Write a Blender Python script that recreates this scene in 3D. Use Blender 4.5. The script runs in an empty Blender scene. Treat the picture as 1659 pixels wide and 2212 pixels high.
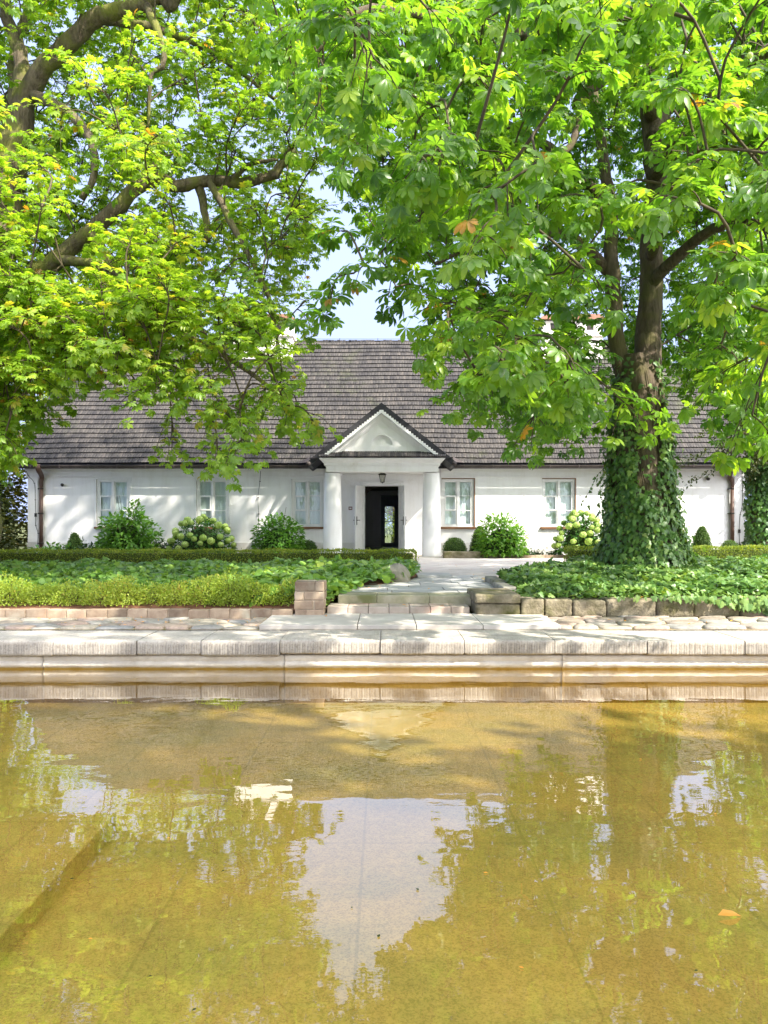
import bpy, math, random
import numpy as np
from mathutils import Vector
R = math.radians
rng = np.random.default_rng(7)
random.seed(7)
scene = bpy.context.scene
col = scene.collection

# ------------------------------------------------------------------ camera
# the picture is measured on a 1659 x 2212 grid: f = 1650, horizon at 1139
F, HC, YH, CX = 1650.0, 1.5, 1139.0, 829.5
cam = bpy.data.cameras.new('camera'); camo = bpy.data.objects.new('camera', cam); col.objects.link(camo)
camo.location = (0, 0, HC); camo.rotation_euler = (R(90), 0, 0)
cam.sensor_fit = 'VERTICAL'; cam.sensor_height = 36; cam.lens = 36 * F / 2212
cam.shift_y = (YH - 1106) / 2212
cam.clip_start = 0.05; cam.clip_end = 500
scene.camera = camo
scene.render.resolution_x = 768; scene.render.resolution_y = 1024
# ------------------------------------------------------------------ sky, sun, exposure
SUN_EL, SUN_AZ = 44, 128          # azimuth clockwise from +Y
w = bpy.data.worlds.new('World'); scene.world = w; w.use_nodes = True
nt = w.node_tree; nt.nodes.clear()
sky = nt.nodes.new('ShaderNodeTexSky'); sky.sky_type = 'NISHITA'; sky.sun_disc = False
sky.sun_elevation = R(SUN_EL); sky.sun_rotation = R(SUN_AZ); sky.air_density = 1.0; sky.dust_density = 1.5; sky.ozone_density = 1.5
tc = nt.nodes.new('ShaderNodeTexCoord'); mp = nt.nodes.new('ShaderNodeMapping'); mp.inputs['Scale'].default_value = (1.2, 1.2, 3.5)
nz = nt.nodes.new('ShaderNodeTexNoise'); nz.inputs['Scale'].default_value = 2.2; nz.inputs['Detail'].default_value = 7; nz.inputs['Roughness'].default_value = .55
cr = nt.nodes.new('ShaderNodeValToRGB'); cr.color_ramp.elements[0].position = .38; cr.color_ramp.elements[0].color = (.93, .93, .93, 1); cr.color_ramp.elements[1].position = .68; cr.color_ramp.elements[1].color = (.97, .97, .97, 1)
mx = nt.nodes.new('ShaderNodeMix'); mx.data_type = 'RGBA'
# thin cloud: pale blue-grey away from the sun, bright white on the sun's side of the sky
sdn = nt.nodes.new('ShaderNodeVectorMath'); sdn.operation = 'DOT_PRODUCT'
sdn.inputs[1].default_value = (math.sin(R(SUN_AZ)) * math.cos(R(SUN_EL)), math.cos(R(SUN_AZ)) * math.cos(R(SUN_EL)), math.sin(R(SUN_EL)))
ccr = nt.nodes.new('ShaderNodeValToRGB'); ccr.color_ramp.elements[0].position = .30; ccr.color_ramp.elements[0].color = (.140, .170, .262, 1); ccr.color_ramp.elements[1].position = .95; ccr.color_ramp.elements[1].color = (1, 1, 1, 1)
cml = nt.nodes.new('ShaderNodeMix'); cml.data_type = 'RGBA'; cml.blend_type = 'MULTIPLY'; cml.inputs['Factor'].default_value = 1; cml.inputs['B'].default_value = (15, 15, 15.6, 1)
bg = nt.nodes.new('ShaderNodeBackground'); bg.inputs['Strength'].default_value = .145
wo = nt.nodes.new('ShaderNodeOutputWorld')
L = nt.links.new
L(tc.outputs['Generated'], mp.inputs['Vector']); L(mp.outputs[0], nz.inputs['Vector']); L(nz.outputs['Fac'], cr.inputs[0])
L(tc.outputs['Generated'], sdn.inputs[0]); L(sdn.outputs['Value'], ccr.inputs[0]); L(ccr.outputs[0], cml.inputs['A']); L(cml.outputs['Result'], mx.inputs['B']); L(cr.outputs[0], mx.inputs['Factor']); L(sky.outputs[0], mx.inputs['A']); L(mx.outputs['Result'], bg.inputs[0]); L(bg.outputs[0], wo.inputs[0])
sun = bpy.data.lights.new('sun', 'SUN'); sun.energy = 3.9; sun.angle = R(.8); sun.color = (1, .93, .82)
suno = bpy.data.objects.new('sun', sun); col.objects.link(suno)
sd = Vector((math.sin(R(SUN_AZ)) * math.cos(R(SUN_EL)), math.cos(R(SUN_AZ)) * math.cos(R(SUN_EL)), math.sin(R(SUN_EL))))
suno.rotation_euler = sd.to_track_quat('Z', 'Y').to_euler(); suno.location = (12, -8, 20)
scene.view_settings.view_transform = 'Standard'; scene.view_settings.look = 'None'
scene.view_settings.exposure = 1.5; scene.view_settings.gamma = 1
scene.render.engine = 'CYCLES'
cy = scene.cycles; cy.max_bounces = 7; cy.diffuse_bounces = 4; cy.glossy_bounces = 3; cy.transmission_bounces = 4; cy.transparent_max_bounces = 10
cy.caustics_reflective = False; cy.caustics_refractive = False

# ------------------------------------------------------------------ helpers
def at(x, y, Y): return ((x - CX) * Y / F, Y, HC - (y - YH) * Y / F)
def tag(o, label=None, cat=None, group=None, kind=None):
    if label: o['label'] = label
    if cat: o['category'] = cat
    if group: o['group'] = group
    if kind: o['kind'] = kind
    return o
def empty(name, loc, label=None, cat=None, group=None):
    o = bpy.data.objects.new(name, None); col.objects.link(o); o.location = loc; o.empty_display_size = .2
    return tag(o, label, cat, group)
def link(name, me, m=None, parent=None):
    o = bpy.data.objects.new(name, me); col.objects.link(o)
    if m is not None:
        for q in (m if isinstance(m, (list, tuple)) else [m]): me.materials.append(q)
    if parent is not None:
        o.parent = parent; o.matrix_parent_inverse = mat_inv(parent)
    return o
def mat_inv(p):      # meshes are modelled in world space; only a thing's Empty carries a location
    from mathutils import Matrix
    return Matrix.Translation(-p.location) if p.type == 'EMPTY' else Matrix.Identity(4)

def np_mesh(name, V, Fs, attr=None, smooth=False, uvs=None):
    """V (n,3); Fs list of face index arrays, each (m,k)"""
    me = bpy.data.meshes.new(name)
    V = np.asarray(V, dtype=np.float32)
    Fs = [np.asarray(f, dtype=np.int32) for f in Fs if len(f)]
    me.vertices.add(len(V)); me.vertices.foreach_set('co', V.ravel())
    loops = np.concatenate([f.ravel() for f in Fs]); tot = np.concatenate([np.full(len(f), f.shape[1], np.int32) for f in Fs])
    st = np.concatenate([[0], np.cumsum(tot)[:-1]]).astype(np.int32)
    me.loops.add(len(loops)); me.loops.foreach_set('vertex_index', loops)
    me.polygons.add(len(tot)); me.polygons.foreach_set('loop_start', st)
    if smooth: me.polygons.foreach_set('use_smooth', np.ones(len(tot), bool))
    me.update(calc_edges=True)
    if attr is not None:
        a = me.attributes.new('rnd', 'FLOAT', 'POINT'); a.data.foreach_set('value', np.asarray(attr, np.float32))
    return me

class MB:
    """collects shapes for ONE mesh"""
    def __init__(s): s.v = []; s.f = []; s.n = 0; s.a = []; s.sm = []
    def add(s, vs, fs, rnd=None, sm=False):
        vs = np.asarray(vs, float); k = s.n
        s.v.append(vs); s.n += len(vs)
        for f in fs: s.f.append([i + k for i in f]); s.sm.append(sm)
        s.a.append(np.full(len(vs), random.random() if rnd is None else rnd))
        return s
    def box(s, x0, x1, y0, y1, z0, z1, rnd=None):
        return s.add([(x, y, z) for z in (z0, z1) for y in (y0, y1) for x in (x0, x1)],
            [(0, 2, 3, 1), (4, 5, 7, 6), (0, 1, 5, 4), (2, 6, 7, 3), (0, 4, 6, 2), (1, 3, 7, 5)], rnd)
    def prism_y(s, pts, y0, y1, rnd=None):      # polygon in XZ extruded along Y
        n = len(pts)
        v = [(x, y0, z) for x, z in pts] + [(x, y1, z) for x, z in pts]
        return s.add(v, [tuple(range(n)), tuple(range(2 * n - 1, n - 1, -1))] + [((i + 1) % n, i, n + i, n + (i + 1) % n) for i in range(n)], rnd)
    def prism_x(s, pts, x0, x1, rnd=None):      # polygon in YZ extruded along X
        n = len(pts)
        v = [(x0, y, z) for y, z in pts] + [(x1, y, z) for y, z in pts]
        return s.add(v, [tuple(range(n - 1, -1, -1)), tuple(range(n, 2 * n))] + [(i, (i + 1) % n, n + (i + 1) % n, n + i) for i in range(n)], rnd)
    def tube(s, P, r, k=8, rnd=None, caps=True, bump=0.0):
        P = np.asarray(P, float); n = len(P); r = np.broadcast_to(np.asarray(r, float), (n,))
        T = np.gradient(P, axis=0); T /= np.linalg.norm(T, axis=1)[:, None] + 1e-9
        ref = np.array([1., 0, 0]) if abs(T[:, 2]).mean() > .7 else np.array([0, 0, 1.])
        U = np.cross(T, ref); U /= np.linalg.norm(U, axis=1)[:, None] + 1e-9; W = np.cross(T, U)
        a = np.linspace(0, 2 * math.pi, k, endpoint=False)
        rr = r[:, None] * (1 + (bump * rng.normal(size=(n, k)) if bump else 0))
        V = P[:, None] + rr[..., None] * (np.cos(a)[None, :, None] * U[:, None] + np.sin(a)[None, :, None] * W[:, None])
        fs = [(i * k + j, i * k + (j + 1) % k, (i + 1) * k + (j + 1) % k, (i + 1) * k + j) for i in range(n - 1) for j in range(k)]
        if caps: fs += [tuple(range(k - 1, -1, -1)), tuple((n - 1) * k + j for j in range(k))]
        return s.add(V.reshape(-1, 3), fs, rnd, True)
    def lathe(s, prof, cx, cy_, k=32, rnd=None):
        prof = np.asarray(prof, float); a = np.linspace(0, 2 * math.pi, k, endpoint=False); n = len(prof)
        V = [(cx + r * math.cos(t), cy_ + r * math.sin(t), z) for r, z in prof for t in a]
        fs = [(i * k + j, i * k + (j + 1) % k, (i + 1) * k + (j + 1) % k, (i + 1) * k + j) for i in range(n - 1) for j in range(k)]
        fs += [tuple(range(k - 1, -1, -1)), tuple((n - 1) * k + j for j in range(k))]
        return s.add(V, fs, rnd, True)
    def each(s, name, m=None, parent=None, per=1, **k):
        out = []; off = 0; fi = 0
        for i in range(0, len(s.v), per):
            q = MB(); vs = s.v[i:i + per]; n = sum(len(v) for v in vs)
            q.v = vs; q.n = n; q.a = s.a[i:i + per]
            for f, sm in zip(s.f, s.sm):
                if off <= min(f) and max(f) < off + n: q.f.append([x - off for x in f]); q.sm.append(sm)
            off += n; out.append(q.build(name, m, parent, **k))
        return out
    def build(s, name, m=None, parent=None, bevel=0, smooth=None, seg=2):
        me = bpy.data.meshes.new(name)
        me.from_pydata([tuple(p) for p in np.concatenate(s.v)], [], s.f)
        me.polygons.foreach_set('use_smooth', [bool(x) if smooth is None else smooth for x in s.sm])
        a = me.attributes.new('rnd', 'FLOAT', 'POINT'); a.data.foreach_set('value', np.concatenate(s.a).astype(np.float32))
        me.update()
        o = link(name, me, m, parent)
        if bevel:
            b = o.modifiers.new('bevel', 'BEVEL'); b.width = bevel; b.segments = seg; b.limit_method = 'ANGLE'; b.angle_limit = R(35)
        return o

# ------------------------------------------------------------------ materials
def nodes(name):
    m = bpy.data.materials.new(name); m.use_nodes = True; t = m.node_tree; t.nodes.clear()
    o = t.nodes.new('ShaderNodeOutputMaterial'); return m, t, o
def N(t, typ, **kw):
    n = t.nodes.new(typ)
    for k, v in kw.items():
        if k in n.inputs: n.inputs[k].default_value = v
        else: setattr(n, k, v)
    return n
def ramp(t, stops, src):
    r = t.nodes.new('ShaderNodeValToRGB'); e = r.color_ramp.elements
    while len(e) < len(stops): e.new(.5)
    for i, (p, c) in enumerate(stops): e[i].position = p; e[i].color = (*c, 1)
    t.links.new(src, r.inputs[0]); return r.outputs[0]
def mixc(t, fac, a, b, mode='MIX'):
    m = t.nodes.new('ShaderNodeMix'); m.data_type = 'RGBA'; m.blend_type = mode
    for k, v in (('Factor', fac), ('A', a), ('B', b)):
        if isinstance(v, (int, float)): m.inputs[k].default_value = v
        elif isinstance(v, tuple): m.inputs[k].default_value = (*v, 1)
        else: t.links.new(v, m.inputs[k])
    return m.outputs['Result']
def noise(t, scale, detail=4, rough=.5, vec=None, stretch=None):
    n = N(t, 'ShaderNodeTexNoise', Scale=scale, Detail=detail, Roughness=rough)
    c = t.nodes.new('ShaderNodeTexCoord'); src = c.outputs['Object']
    if stretch:
        mp = t.nodes.new('ShaderNodeMapping'); mp.inputs['Scale'].default_value = stretch; t.links.new(src, mp.inputs[0]); src = mp.outputs[0]
    t.links.new(src, n.inputs['Vector']); return n.outputs['Fac']
def attr(t, name='rnd'):
    a = t.nodes.new('ShaderNodeAttribute'); a.attribute_name = name; return a.outputs['Fac']
def finish(t, o, colr, rough=.8, bump=None, bstr=.3, bdist=.02, spec=.3, metal=0):
    p = t.nodes.new('ShaderNodeBsdfPrincipled'); p.inputs['Roughness'].default_value = rough; p.inputs['Specular IOR Level'].default_value = spec; p.inputs['Metallic'].default_value = metal
    if isinstance(colr, tuple): p.inputs['Base Color'].default_value = (*colr, 1)
    else: t.links.new(colr, p.inputs['Base Color'])
    if bump is not None:
        b = N(t, 'ShaderNodeBump', Strength=bstr, Distance=bdist); t.links.new(bump, b.inputs['Height']); t.links.new(b.outputs[0], p.inputs['Normal'])
    t.links.new(p.outputs[0], o.inputs[0])
def surf(name, c1, c2, scale=3, rough=.8, bscale=None, bstr=.3, bdist=.02, rnd=0, c3=None, stretch=None, spec=.3, metal=0):
    """two-tone noise surface, optional per-piece variation (rnd)"""
    m, t, o = nodes(name)
    c = ramp(t, [(.35, c1), (.65, c2)], noise(t, scale, 6, .6, stretch=stretch))
    if c3: c = mixc(t, ramp(t, [(.52, (0, 0, 0)), (.68, (1, 1, 1))], noise(t, scale * .37, 5, .6)), c, c3)
    if rnd:
        g = ramp(t, [(0, (1 - rnd,) * 3), (1, (1 + rnd,) * 3)], attr(t)); c = mixc(t, 1.0, c, g, 'MULTIPLY')
    finish(t, o, c, rough, noise(t, bscale or scale * 8, 5, .6, stretch=stretch), bstr, bdist, spec, metal)
    return m
def leafmat(name, stops, trans=.5, tcol=1.5, rough=.45, spec=.4):
    m, t, o = nodes(name)
    c = ramp(t, stops, attr(t))
    p = N(t, 'ShaderNodeBsdfPrincipled', Roughness=rough); p.inputs['Specular IOR Level'].default_value = spec
    t.links.new(c, p.inputs['Base Color'])
    tr = t.nodes.new('ShaderNodeBsdfTranslucent')
    t.links.new(mixc(t, 1.0, c, (1.22 * tcol, 1.15 * tcol, .44 * tcol), 'MULTIPLY'), tr.inputs['Color'])
    mxs = N(t, 'ShaderNodeMixShader'); mxs.inputs[0].default_value = trans
    t.links.new(p.outputs[0], mxs.inputs[1]); t.links.new(tr.outputs[0], mxs.inputs[2]); t.links.new(mxs.outputs[0], o.inputs[0])
    return m
def glassmat(name, tint, f=1.0, rough=.0):
    m, t, o = nodes(name)
    a = N(t, 'ShaderNodeBsdfTransparent'); a.inputs[0].default_value = (*tint, 1)
    g = N(t, 'ShaderNodeBsdfGlossy', Roughness=rough)
    ge = t.nodes.new('ShaderNodeNewGeometry'); dt = N(t, 'ShaderNodeVectorMath', operation='DOT_PRODUCT'); t.links.new(ge.outputs['Incoming'], dt.inputs[0]); t.links.new(ge.outputs['True Normal'], dt.inputs[1])
    ab = N(t, 'ShaderNodeMath', operation='ABSOLUTE'); t.links.new(dt.outputs['Value'], ab.inputs[0])
    su = N(t, 'ShaderNodeMath', operation='SUBTRACT'); su.inputs[0].default_value = 1; t.links.new(ab.outputs[0], su.inputs[1])
    pw = N(t, 'ShaderNodeMath', operation='POWER'); t.links.new(su.outputs[0], pw.inputs[0]); pw.inputs[1].default_value = 5
    fr = N(t, 'ShaderNodeMath', operation='MULTIPLY_ADD'); t.links.new(pw.outputs[0], fr.inputs[0]); fr.inputs[1].default_value = .95; fr.inputs[2].default_value = .05
    mxs = t.nodes.new('ShaderNodeMixShader'); t.links.new(fr.outputs[0], mxs.inputs[0]); t.links.new(a.outputs[0], mxs.inputs[1]); t.links.new(g.outputs[0], mxs.inputs[2]); t.links.new(mxs.outputs[0], o.inputs[0])
    return m

M = {}
def plaster_mat():      # limewash with faint rain streaks and patched areas
    m, t, o = nodes('limewashed_plaster')
    c = ramp(t, [(.35, (.84, .83, .815)), (.65, (.89, .885, .875))], noise(t, 1.3, 6, .6))
    c = mixc(t, 1.0, c, ramp(t, [(.36, (.95, .945, .93)), (.54, (1, 1, 1))], noise(t, 2.2, 6, .65, stretch=(2.6, 2.6, .35))), 'MULTIPLY')
    c = mixc(t, 1.0, c, ramp(t, [(.30, (.88, .87, .84)), (.42, (1, 1, 1))], noise(t, .9, 7, .7)), 'MULTIPLY')
    finish(t, o, c, .88, noise(t, 14, 7, .7), .22, .012, .2); return m
M['plaster'] = plaster_mat()
M['plaster_stain'] = surf('plaster_plinth', (.66, .65, .62), (.82, .815, .80), 2.6, .85, 40, .12, .01, c3=(.55, .52, .45))
M['white_paint'] = surf('white_paint', (.76, .76, .74), (.82, .82, .80), 6, .45, 60, .05, .005)
M['brown_paint'] = surf('brown_paint', (.16, .075, .035), (.22, .11, .05), 5, .6, 60, .1)
M['pipe'] = surf('brown_pipe', (.075, .045, .034), (.11, .062, .045), 5, .45, 30, .05)
M['gutter'] = surf('gutter_metal', (.05, .04, .038), (.08, .065, .06), 5, .5, 30, .05)
M['char'] = surf('charcoal_verge', (.022, .022, .026), (.045, .044, .05), 6, .7, 30, .3)
M['iron'] = surf('dark_iron', (.015, .013, .011), (.03, .025, .02), 9, .5, 30, .1)
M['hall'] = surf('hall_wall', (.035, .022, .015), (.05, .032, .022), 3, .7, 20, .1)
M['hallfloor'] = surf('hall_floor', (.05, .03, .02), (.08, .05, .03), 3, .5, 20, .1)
M['backdoor'] = surf('grey_blue_paint', (.15, .18, .21), (.20, .23, .26), 4, .5, 20, .1)
M['blind'] = surf('linen_blind', (.78, .81, .80), (.84, .86, .84), 2, .9, 60, .1)
M['glass'] = glassmat('window_glass', (.92, .96, .95))
M['lampglass'] = glassmat('lantern_glass', (.8, .8, .75))
M['chimney'] = surf('chimney_plaster', (.80, .74, .68), (.88, .83, .78), 2, .85, 30, .2)
M['tile'] = surf('chimney_tile', (.25, .12, .08), (.36, .19, .13), 6, .8, 30, .3)

def shingle_mat():
    m, t, o = nodes('weathered_shingle')
    st = noise(t, 9, 5, .65, stretch=(9, 1, 1))
    c = ramp(t, [(.3, (.042, .039, .038)), (.5, (.072, .067, .064)), (.72, (.132, .121, .112))], st)
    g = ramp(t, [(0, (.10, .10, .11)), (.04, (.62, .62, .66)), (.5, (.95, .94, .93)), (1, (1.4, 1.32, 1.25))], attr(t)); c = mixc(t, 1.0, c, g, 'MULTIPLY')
    bl = ramp(t, [(.45, (1, 1, 1)), (.7, (.6, .62, .68))], noise(t, .8, 4, .6)); c = mixc(t, 1.0, c, bl, 'MULTIPLY')
    c = mixc(t, ramp(t, [(.58, (0, 0, 0)), (.70, (.55, .55, .55))], noise(t, .55, 8, .7)), c, (.085, .095, .042))
    finish(t, o, c, .85, st, .5, .01, .2); return m
M['shingle'] = shingle_mat()
M['brick'] = surf('old_brick', (.25, .175, .12), (.37, .285, .20), 7, .9, 60, .5, .01, rnd=.32, c3=(.40, .36, .27))
M['mortar'] = surf('mortar', (.42, .33, .24), (.56, .46, .34), 9, .95, 60, .6, .01)
def coping_mat():
    m, t, o = nodes('pale_sandstone')
    c = ramp(t, [(.3, (.33, .30, .26)), (.55, (.46, .425, .37)), (.75, (.56, .53, .47))], noise(t, 3.5, 8, .65))
    c = mixc(t, ramp(t, [(.5, (0, 0, 0)), (.66, (.75, .75, .75))], noise(t, 1.1, 6, .7)), c, (.30, .275, .24))
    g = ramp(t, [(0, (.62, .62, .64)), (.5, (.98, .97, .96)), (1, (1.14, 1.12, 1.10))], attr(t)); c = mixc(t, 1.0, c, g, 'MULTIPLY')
    sp = ramp(t, [(.35, (.72, .7, .68)), (.5, (1, 1, 1))], noise(t, 45, 4, .7)); c = mixc(t, 1.0, c, sp, 'MULTIPLY')
    finish(t, o, c, .88, noise(t, 30, 7, .7), .5, .012, .25); return m
M['sandstone'] = coping_mat()
def wet_mat():
    m, t, o = nodes('waterline_stone')
    g = t.nodes.new('ShaderNodeNewGeometry'); s = t.nodes.new('ShaderNodeSeparateXYZ'); t.links.new(g.outputs['Position'], s.inputs[0])
    nn = noise(t, 6, 5, .6)
    a = N(t, 'ShaderNodeMath', operation='MULTIPLY_ADD'); t.links.new(nn, a.inputs[0]); a.inputs[1].default_value = .03; t.links.new(s.outputs['Z'], a.inputs[2])
    c = ramp(t, [(.3, (.50, .44, .35)), (.7, (.70, .65, .56))], noise(t, 5, 7, .65))
    al = ramp(t, [(.026, (1, 1, 1)), (.038, (0, 0, 0))], a.outputs[0])
    c = mixc(t, al, c, (.36, .235, .05))
    finish(t, o, c, .7, noise(t, 30, 6, .7), .5, .012, .35); return m
M['wetstone'] = wet_mat()
M['slab'] = surf('pale_slab', (.44, .40, .35), (.57, .53, .47), 2.5, .85, 50, .35, .01, rnd=.1, c3=(.36, .33, .29))
M['flag'] = surf('grey_flagstone', (.36, .36, .35), (.48, .47, .45), 2.5, .8, 45, .35, .01, rnd=.14, c3=(.30, .30, .27))
M['moss_stone'] = surf('mossy_stone', (.12, .105, .06), (.27, .23, .16), 6, .95, 40, .8, .02, rnd=.25, c3=(.085, .085, .022))
M['riser'] = surf('mossy_riser', (.26, .25, .15), (.40, .36, .26), 5, .9, 40, .5, .01, rnd=.15, c3=(.16, .17, .07))
M['boulder'] = surf('boulder', (.26, .24, .20), (.40, .36, .31), 5, .9, 30, .6, .02, c3=(.22, .21, .13))
M['soil'] = surf('soil', (.05, .032, .02), (.10, .062, .038), 8, 1, 40, .8, .03)
M['mulch'] = surf('red_brown_mulch', (.13, .06, .035), (.22, .10, .06), 14, 1, 60, .8, .02)
M['ground'] = surf('park_ground', (.07, .085, .03), (.12, .13, .045), 2, 1, 20, .8, .05)
M['courtyard'] = surf('pale_fine_gravel', (.46, .41, .36), (.60, .55, .49), 3, .95, 120, .6, .01, c3=(.50, .42, .38))
def cobble_mat():
    m, t, o = nodes('field_stone')
    c = ramp(t, [(0, (.24, .20, .165)), (.2, (.38, .33, .26)), (.4, (.30, .285, .26)), (.55, (.37, .27, .22)), (.7, (.42, .37, .29)), (1, (.25, .25, .245))], attr(t))
    sp = ramp(t, [(.35, (.7, .7, .7)), (.6, (1.12, 1.1, 1.06))], noise(t, 16, 6, .7)); c = mixc(t, 1.0, c, sp, 'MULTIPLY')
    finish(t, o, c, .85, noise(t, 35, 5, .6), .4, .01, .3); return m
M['cobble'] = cobble_mat()
M['joint'] = surf('mossy_sand_joint', (.30, .23, .13), (.42, .34, .20), 9, 1, 60, .8, .01, c3=(.20, .20, .06))
def bark(name, a, b, moss):
    m, t, o = nodes(name)
    st = noise(t, 5, 8, .7, stretch=(3, 3, .45))
    c = ramp(t, [(.3, a), (.65, b)], st)
    c = mixc(t, ramp(t, [(.46, (0, 0, 0)), (.62, (.85, .85, .85))], noise(t, 1.7, 5, .6)), c, moss)
    finish(t, o, c, .95, st, 1.0, .06, .2); return m
M['bark'] = bark('chestnut_bark', (.055, .042, .03), (.20, .155, .115), (.13, .12, .05))
M['bark_moss'] = bark('mossy_bark', (.06, .048, .03), (.20, .16, .11), (.20, .21, .045))
M['twig'] = surf('twig_bark', (.05, .04, .025), (.11, .09, .05), 8, .9, 40, .3)
# foliage
M['leafL'] = leafmat('chestnut_leaf_yellowgreen', [(0, (.09, .18, .020)), (.3, (.145, .26, .026)), (.62, (.22, .345, .036)), (.93, (.33, .43, .062)), (.985, (.36, .28, .04)), (1, (.34, .18, .03))], .54, 1.8, .4, .55)
M['leafR'] = leafmat('chestnut_leaf_green', [(0, (.045, .12, .018)), (.35, (.085, .195, .022)), (.75, (.15, .28, .030)), (.97, (.25, .37, .045)), (.99, (.36, .28, .03)), (1, (.35, .19, .03))], .54, 1.85, .38, .6)
M['ivy'] = leafmat('ivy_leaf', [(0, (.045, .115, .026)), (.5, (.110, .225, .048)), (.9, (.22, .34, .075)), (1, (.32, .41, .10))], .25, 1.4, .38, .5)
M['cover'] = leafmat('groundcover_leaf', [(0, (.08, .19, .04)), (.5, (.175, .33, .06)), (.85, (.30, .45, .08)), (1, (.42, .52, .11))], .33, 1.4, .4, .5)
M['box'] = leafmat('box_leaf', [(0, (.10, .16, .02)), (.5, (.20, .27, .035)), (.85, (.33, .37, .05)), (1, (.42, .36, .06))], .4, 1.5)
M['boxyellow'] = leafmat('yellow_box_leaf', [(0, (.16, .24, .03)), (.4, (.28, .38, .05)), (.85, (.44, .52, .09)), (1, (.46, .36, .08))], .4, 1.4)
M['topiary'] = leafmat('topiary_leaf', [(0, (.035, .085, .015)), (.6, (.075, .155, .025)), (1, (.15, .24, .04))], .25, 1.4)
M['shrub'] = leafmat('shrub_leaf', [(0, (.05, .14, .02)), (.5, (.11, .26, .03)), (.9, (.19, .36, .045)), (1, (.3, .42, .07))], .38, 1.5)
M['shrubdark'] = leafmat('dark_shrub_leaf', [(0, (.02, .05, .02)), (.6, (.04, .09, .03)), (1, (.08, .13, .05))], .25, 1.3)
M['hydleaf'] = leafmat('hydrangea_leaf', [(0, (.035, .11, .025)), (.6, (.08, .20, .035)), (1, (.16, .28, .05))], .3, 1.4)
M['hydfl'] = leafmat('hydrangea_petal', [(0, (.28, .43, .09)), (.5, (.41, .55, .14)), (1, (.60, .70, .28))], .3, 1.2, .6)
M['flower'] = leafmat('orange_flower', [(0, (.45, .12, .05)), (.5, (.5, .2, .1)), (1, (.10, .16, .03))], .3, 1.2, .6)
M['conifer'] = leafmat('conifer_leaf', [(0, (.022, .038, .01)), (.5, (.05, .07, .016)), (.9, (.11, .11, .02)), (1, (.2, .14, .03))], .3, 1.4)
M['conyellow'] = leafmat('yellow_conifer_leaf', [(0, (.05, .06, .01)), (.5, (.12, .12, .02)), (1, (.26, .22, .03))], .4, 1.4)
M['far'] = leafmat('far_tree_leaf', [(0, (.07, .12, .02)), (.5, (.15, .22, .03)), (1, (.30, .34, .05))], .5, 1.7)
M['dry'] = leafmat('dry_leaf', [(0, (.75, .30, .04)), (1, (.85, .45, .08))], .3, 1)
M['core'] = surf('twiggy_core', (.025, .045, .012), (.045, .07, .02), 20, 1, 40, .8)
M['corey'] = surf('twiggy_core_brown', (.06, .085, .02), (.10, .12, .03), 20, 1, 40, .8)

# ------------------------------------------------------------------ leaf machinery
def palmate(nl, simple, droop, fold, seed):
    g = np.random.default_rng(seed); V = []; Q = []; T = []; n = 0
    cpt = np.array([.75, 0, .12])
    # petiole strip
    V += [(0, .012, 0), (0, -.012, 0), tuple(cpt + (0, -.012, 0)), tuple(cpt + (0, .012, 0))]; Q.append((0, 1, 2, 3)); n = 4
    angs = {5: [0, 42, -42, 88, -88], 6: [0, 38, -36, 76, -78, 125], 7: [0, 36, -36, 72, -72, 118, -118]}[nl]
    for i, an in enumerate(angs):
        an = R(an + g.uniform(-7, 7)); l = (1.0, .95, .95, .8, .8, .55, .55)[i] * g.uniform(.9, 1.08); dr = droop * g.uniform(.6, 1.3)
        d = np.array([math.cos(an), math.sin(an), 0]); s = np.array([-math.sin(an), math.cos(an), 0]); z = np.array([0, 0, 1.])
        def pt(u, v, lift=0): return tuple(cpt + d * (u * l) + s * (v * l) + z * (-dr * u * u * l + lift * l))
        if simple:
            V += [pt(.02, 0), pt(.66, .23, fold), pt(1, 0), pt(.66, -.23, fold), pt(.6, 0)]
            T += [(n, n + 4, n + 1), (n + 1, n + 4, n + 2), (n, n + 3, n + 4), (n + 3, n + 2, n + 4)]; n += 5
        else:
            V += [pt(.02, 0), pt(.35, .11, fold * .6), pt(.35, 0), pt(.35, -.11, fold * .6), pt(.68, .225, fold), pt(.68, 0), pt(.68, -.225, fold), pt(.90, .165, fold * .5), pt(.90, 0), pt(.90, -.165, fold * .5), pt(1.04, 0)]
            T += [(n, n + 2, n + 1), (n, n + 3, n + 2), (n + 7, n + 8, n + 10), (n + 8, n + 9, n + 10)]
            Q += [(n + 1, n + 2, n + 5, n + 4), (n + 2, n + 3, n + 6, n + 5), (n + 4, n + 5, n + 8, n + 7), (n + 5, n + 6, n + 9, n + 8)]; n += 11
    return np.array(V), np.array(Q, int).reshape(-1, 4), np.array(T, int).reshape(-1, 3)
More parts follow.
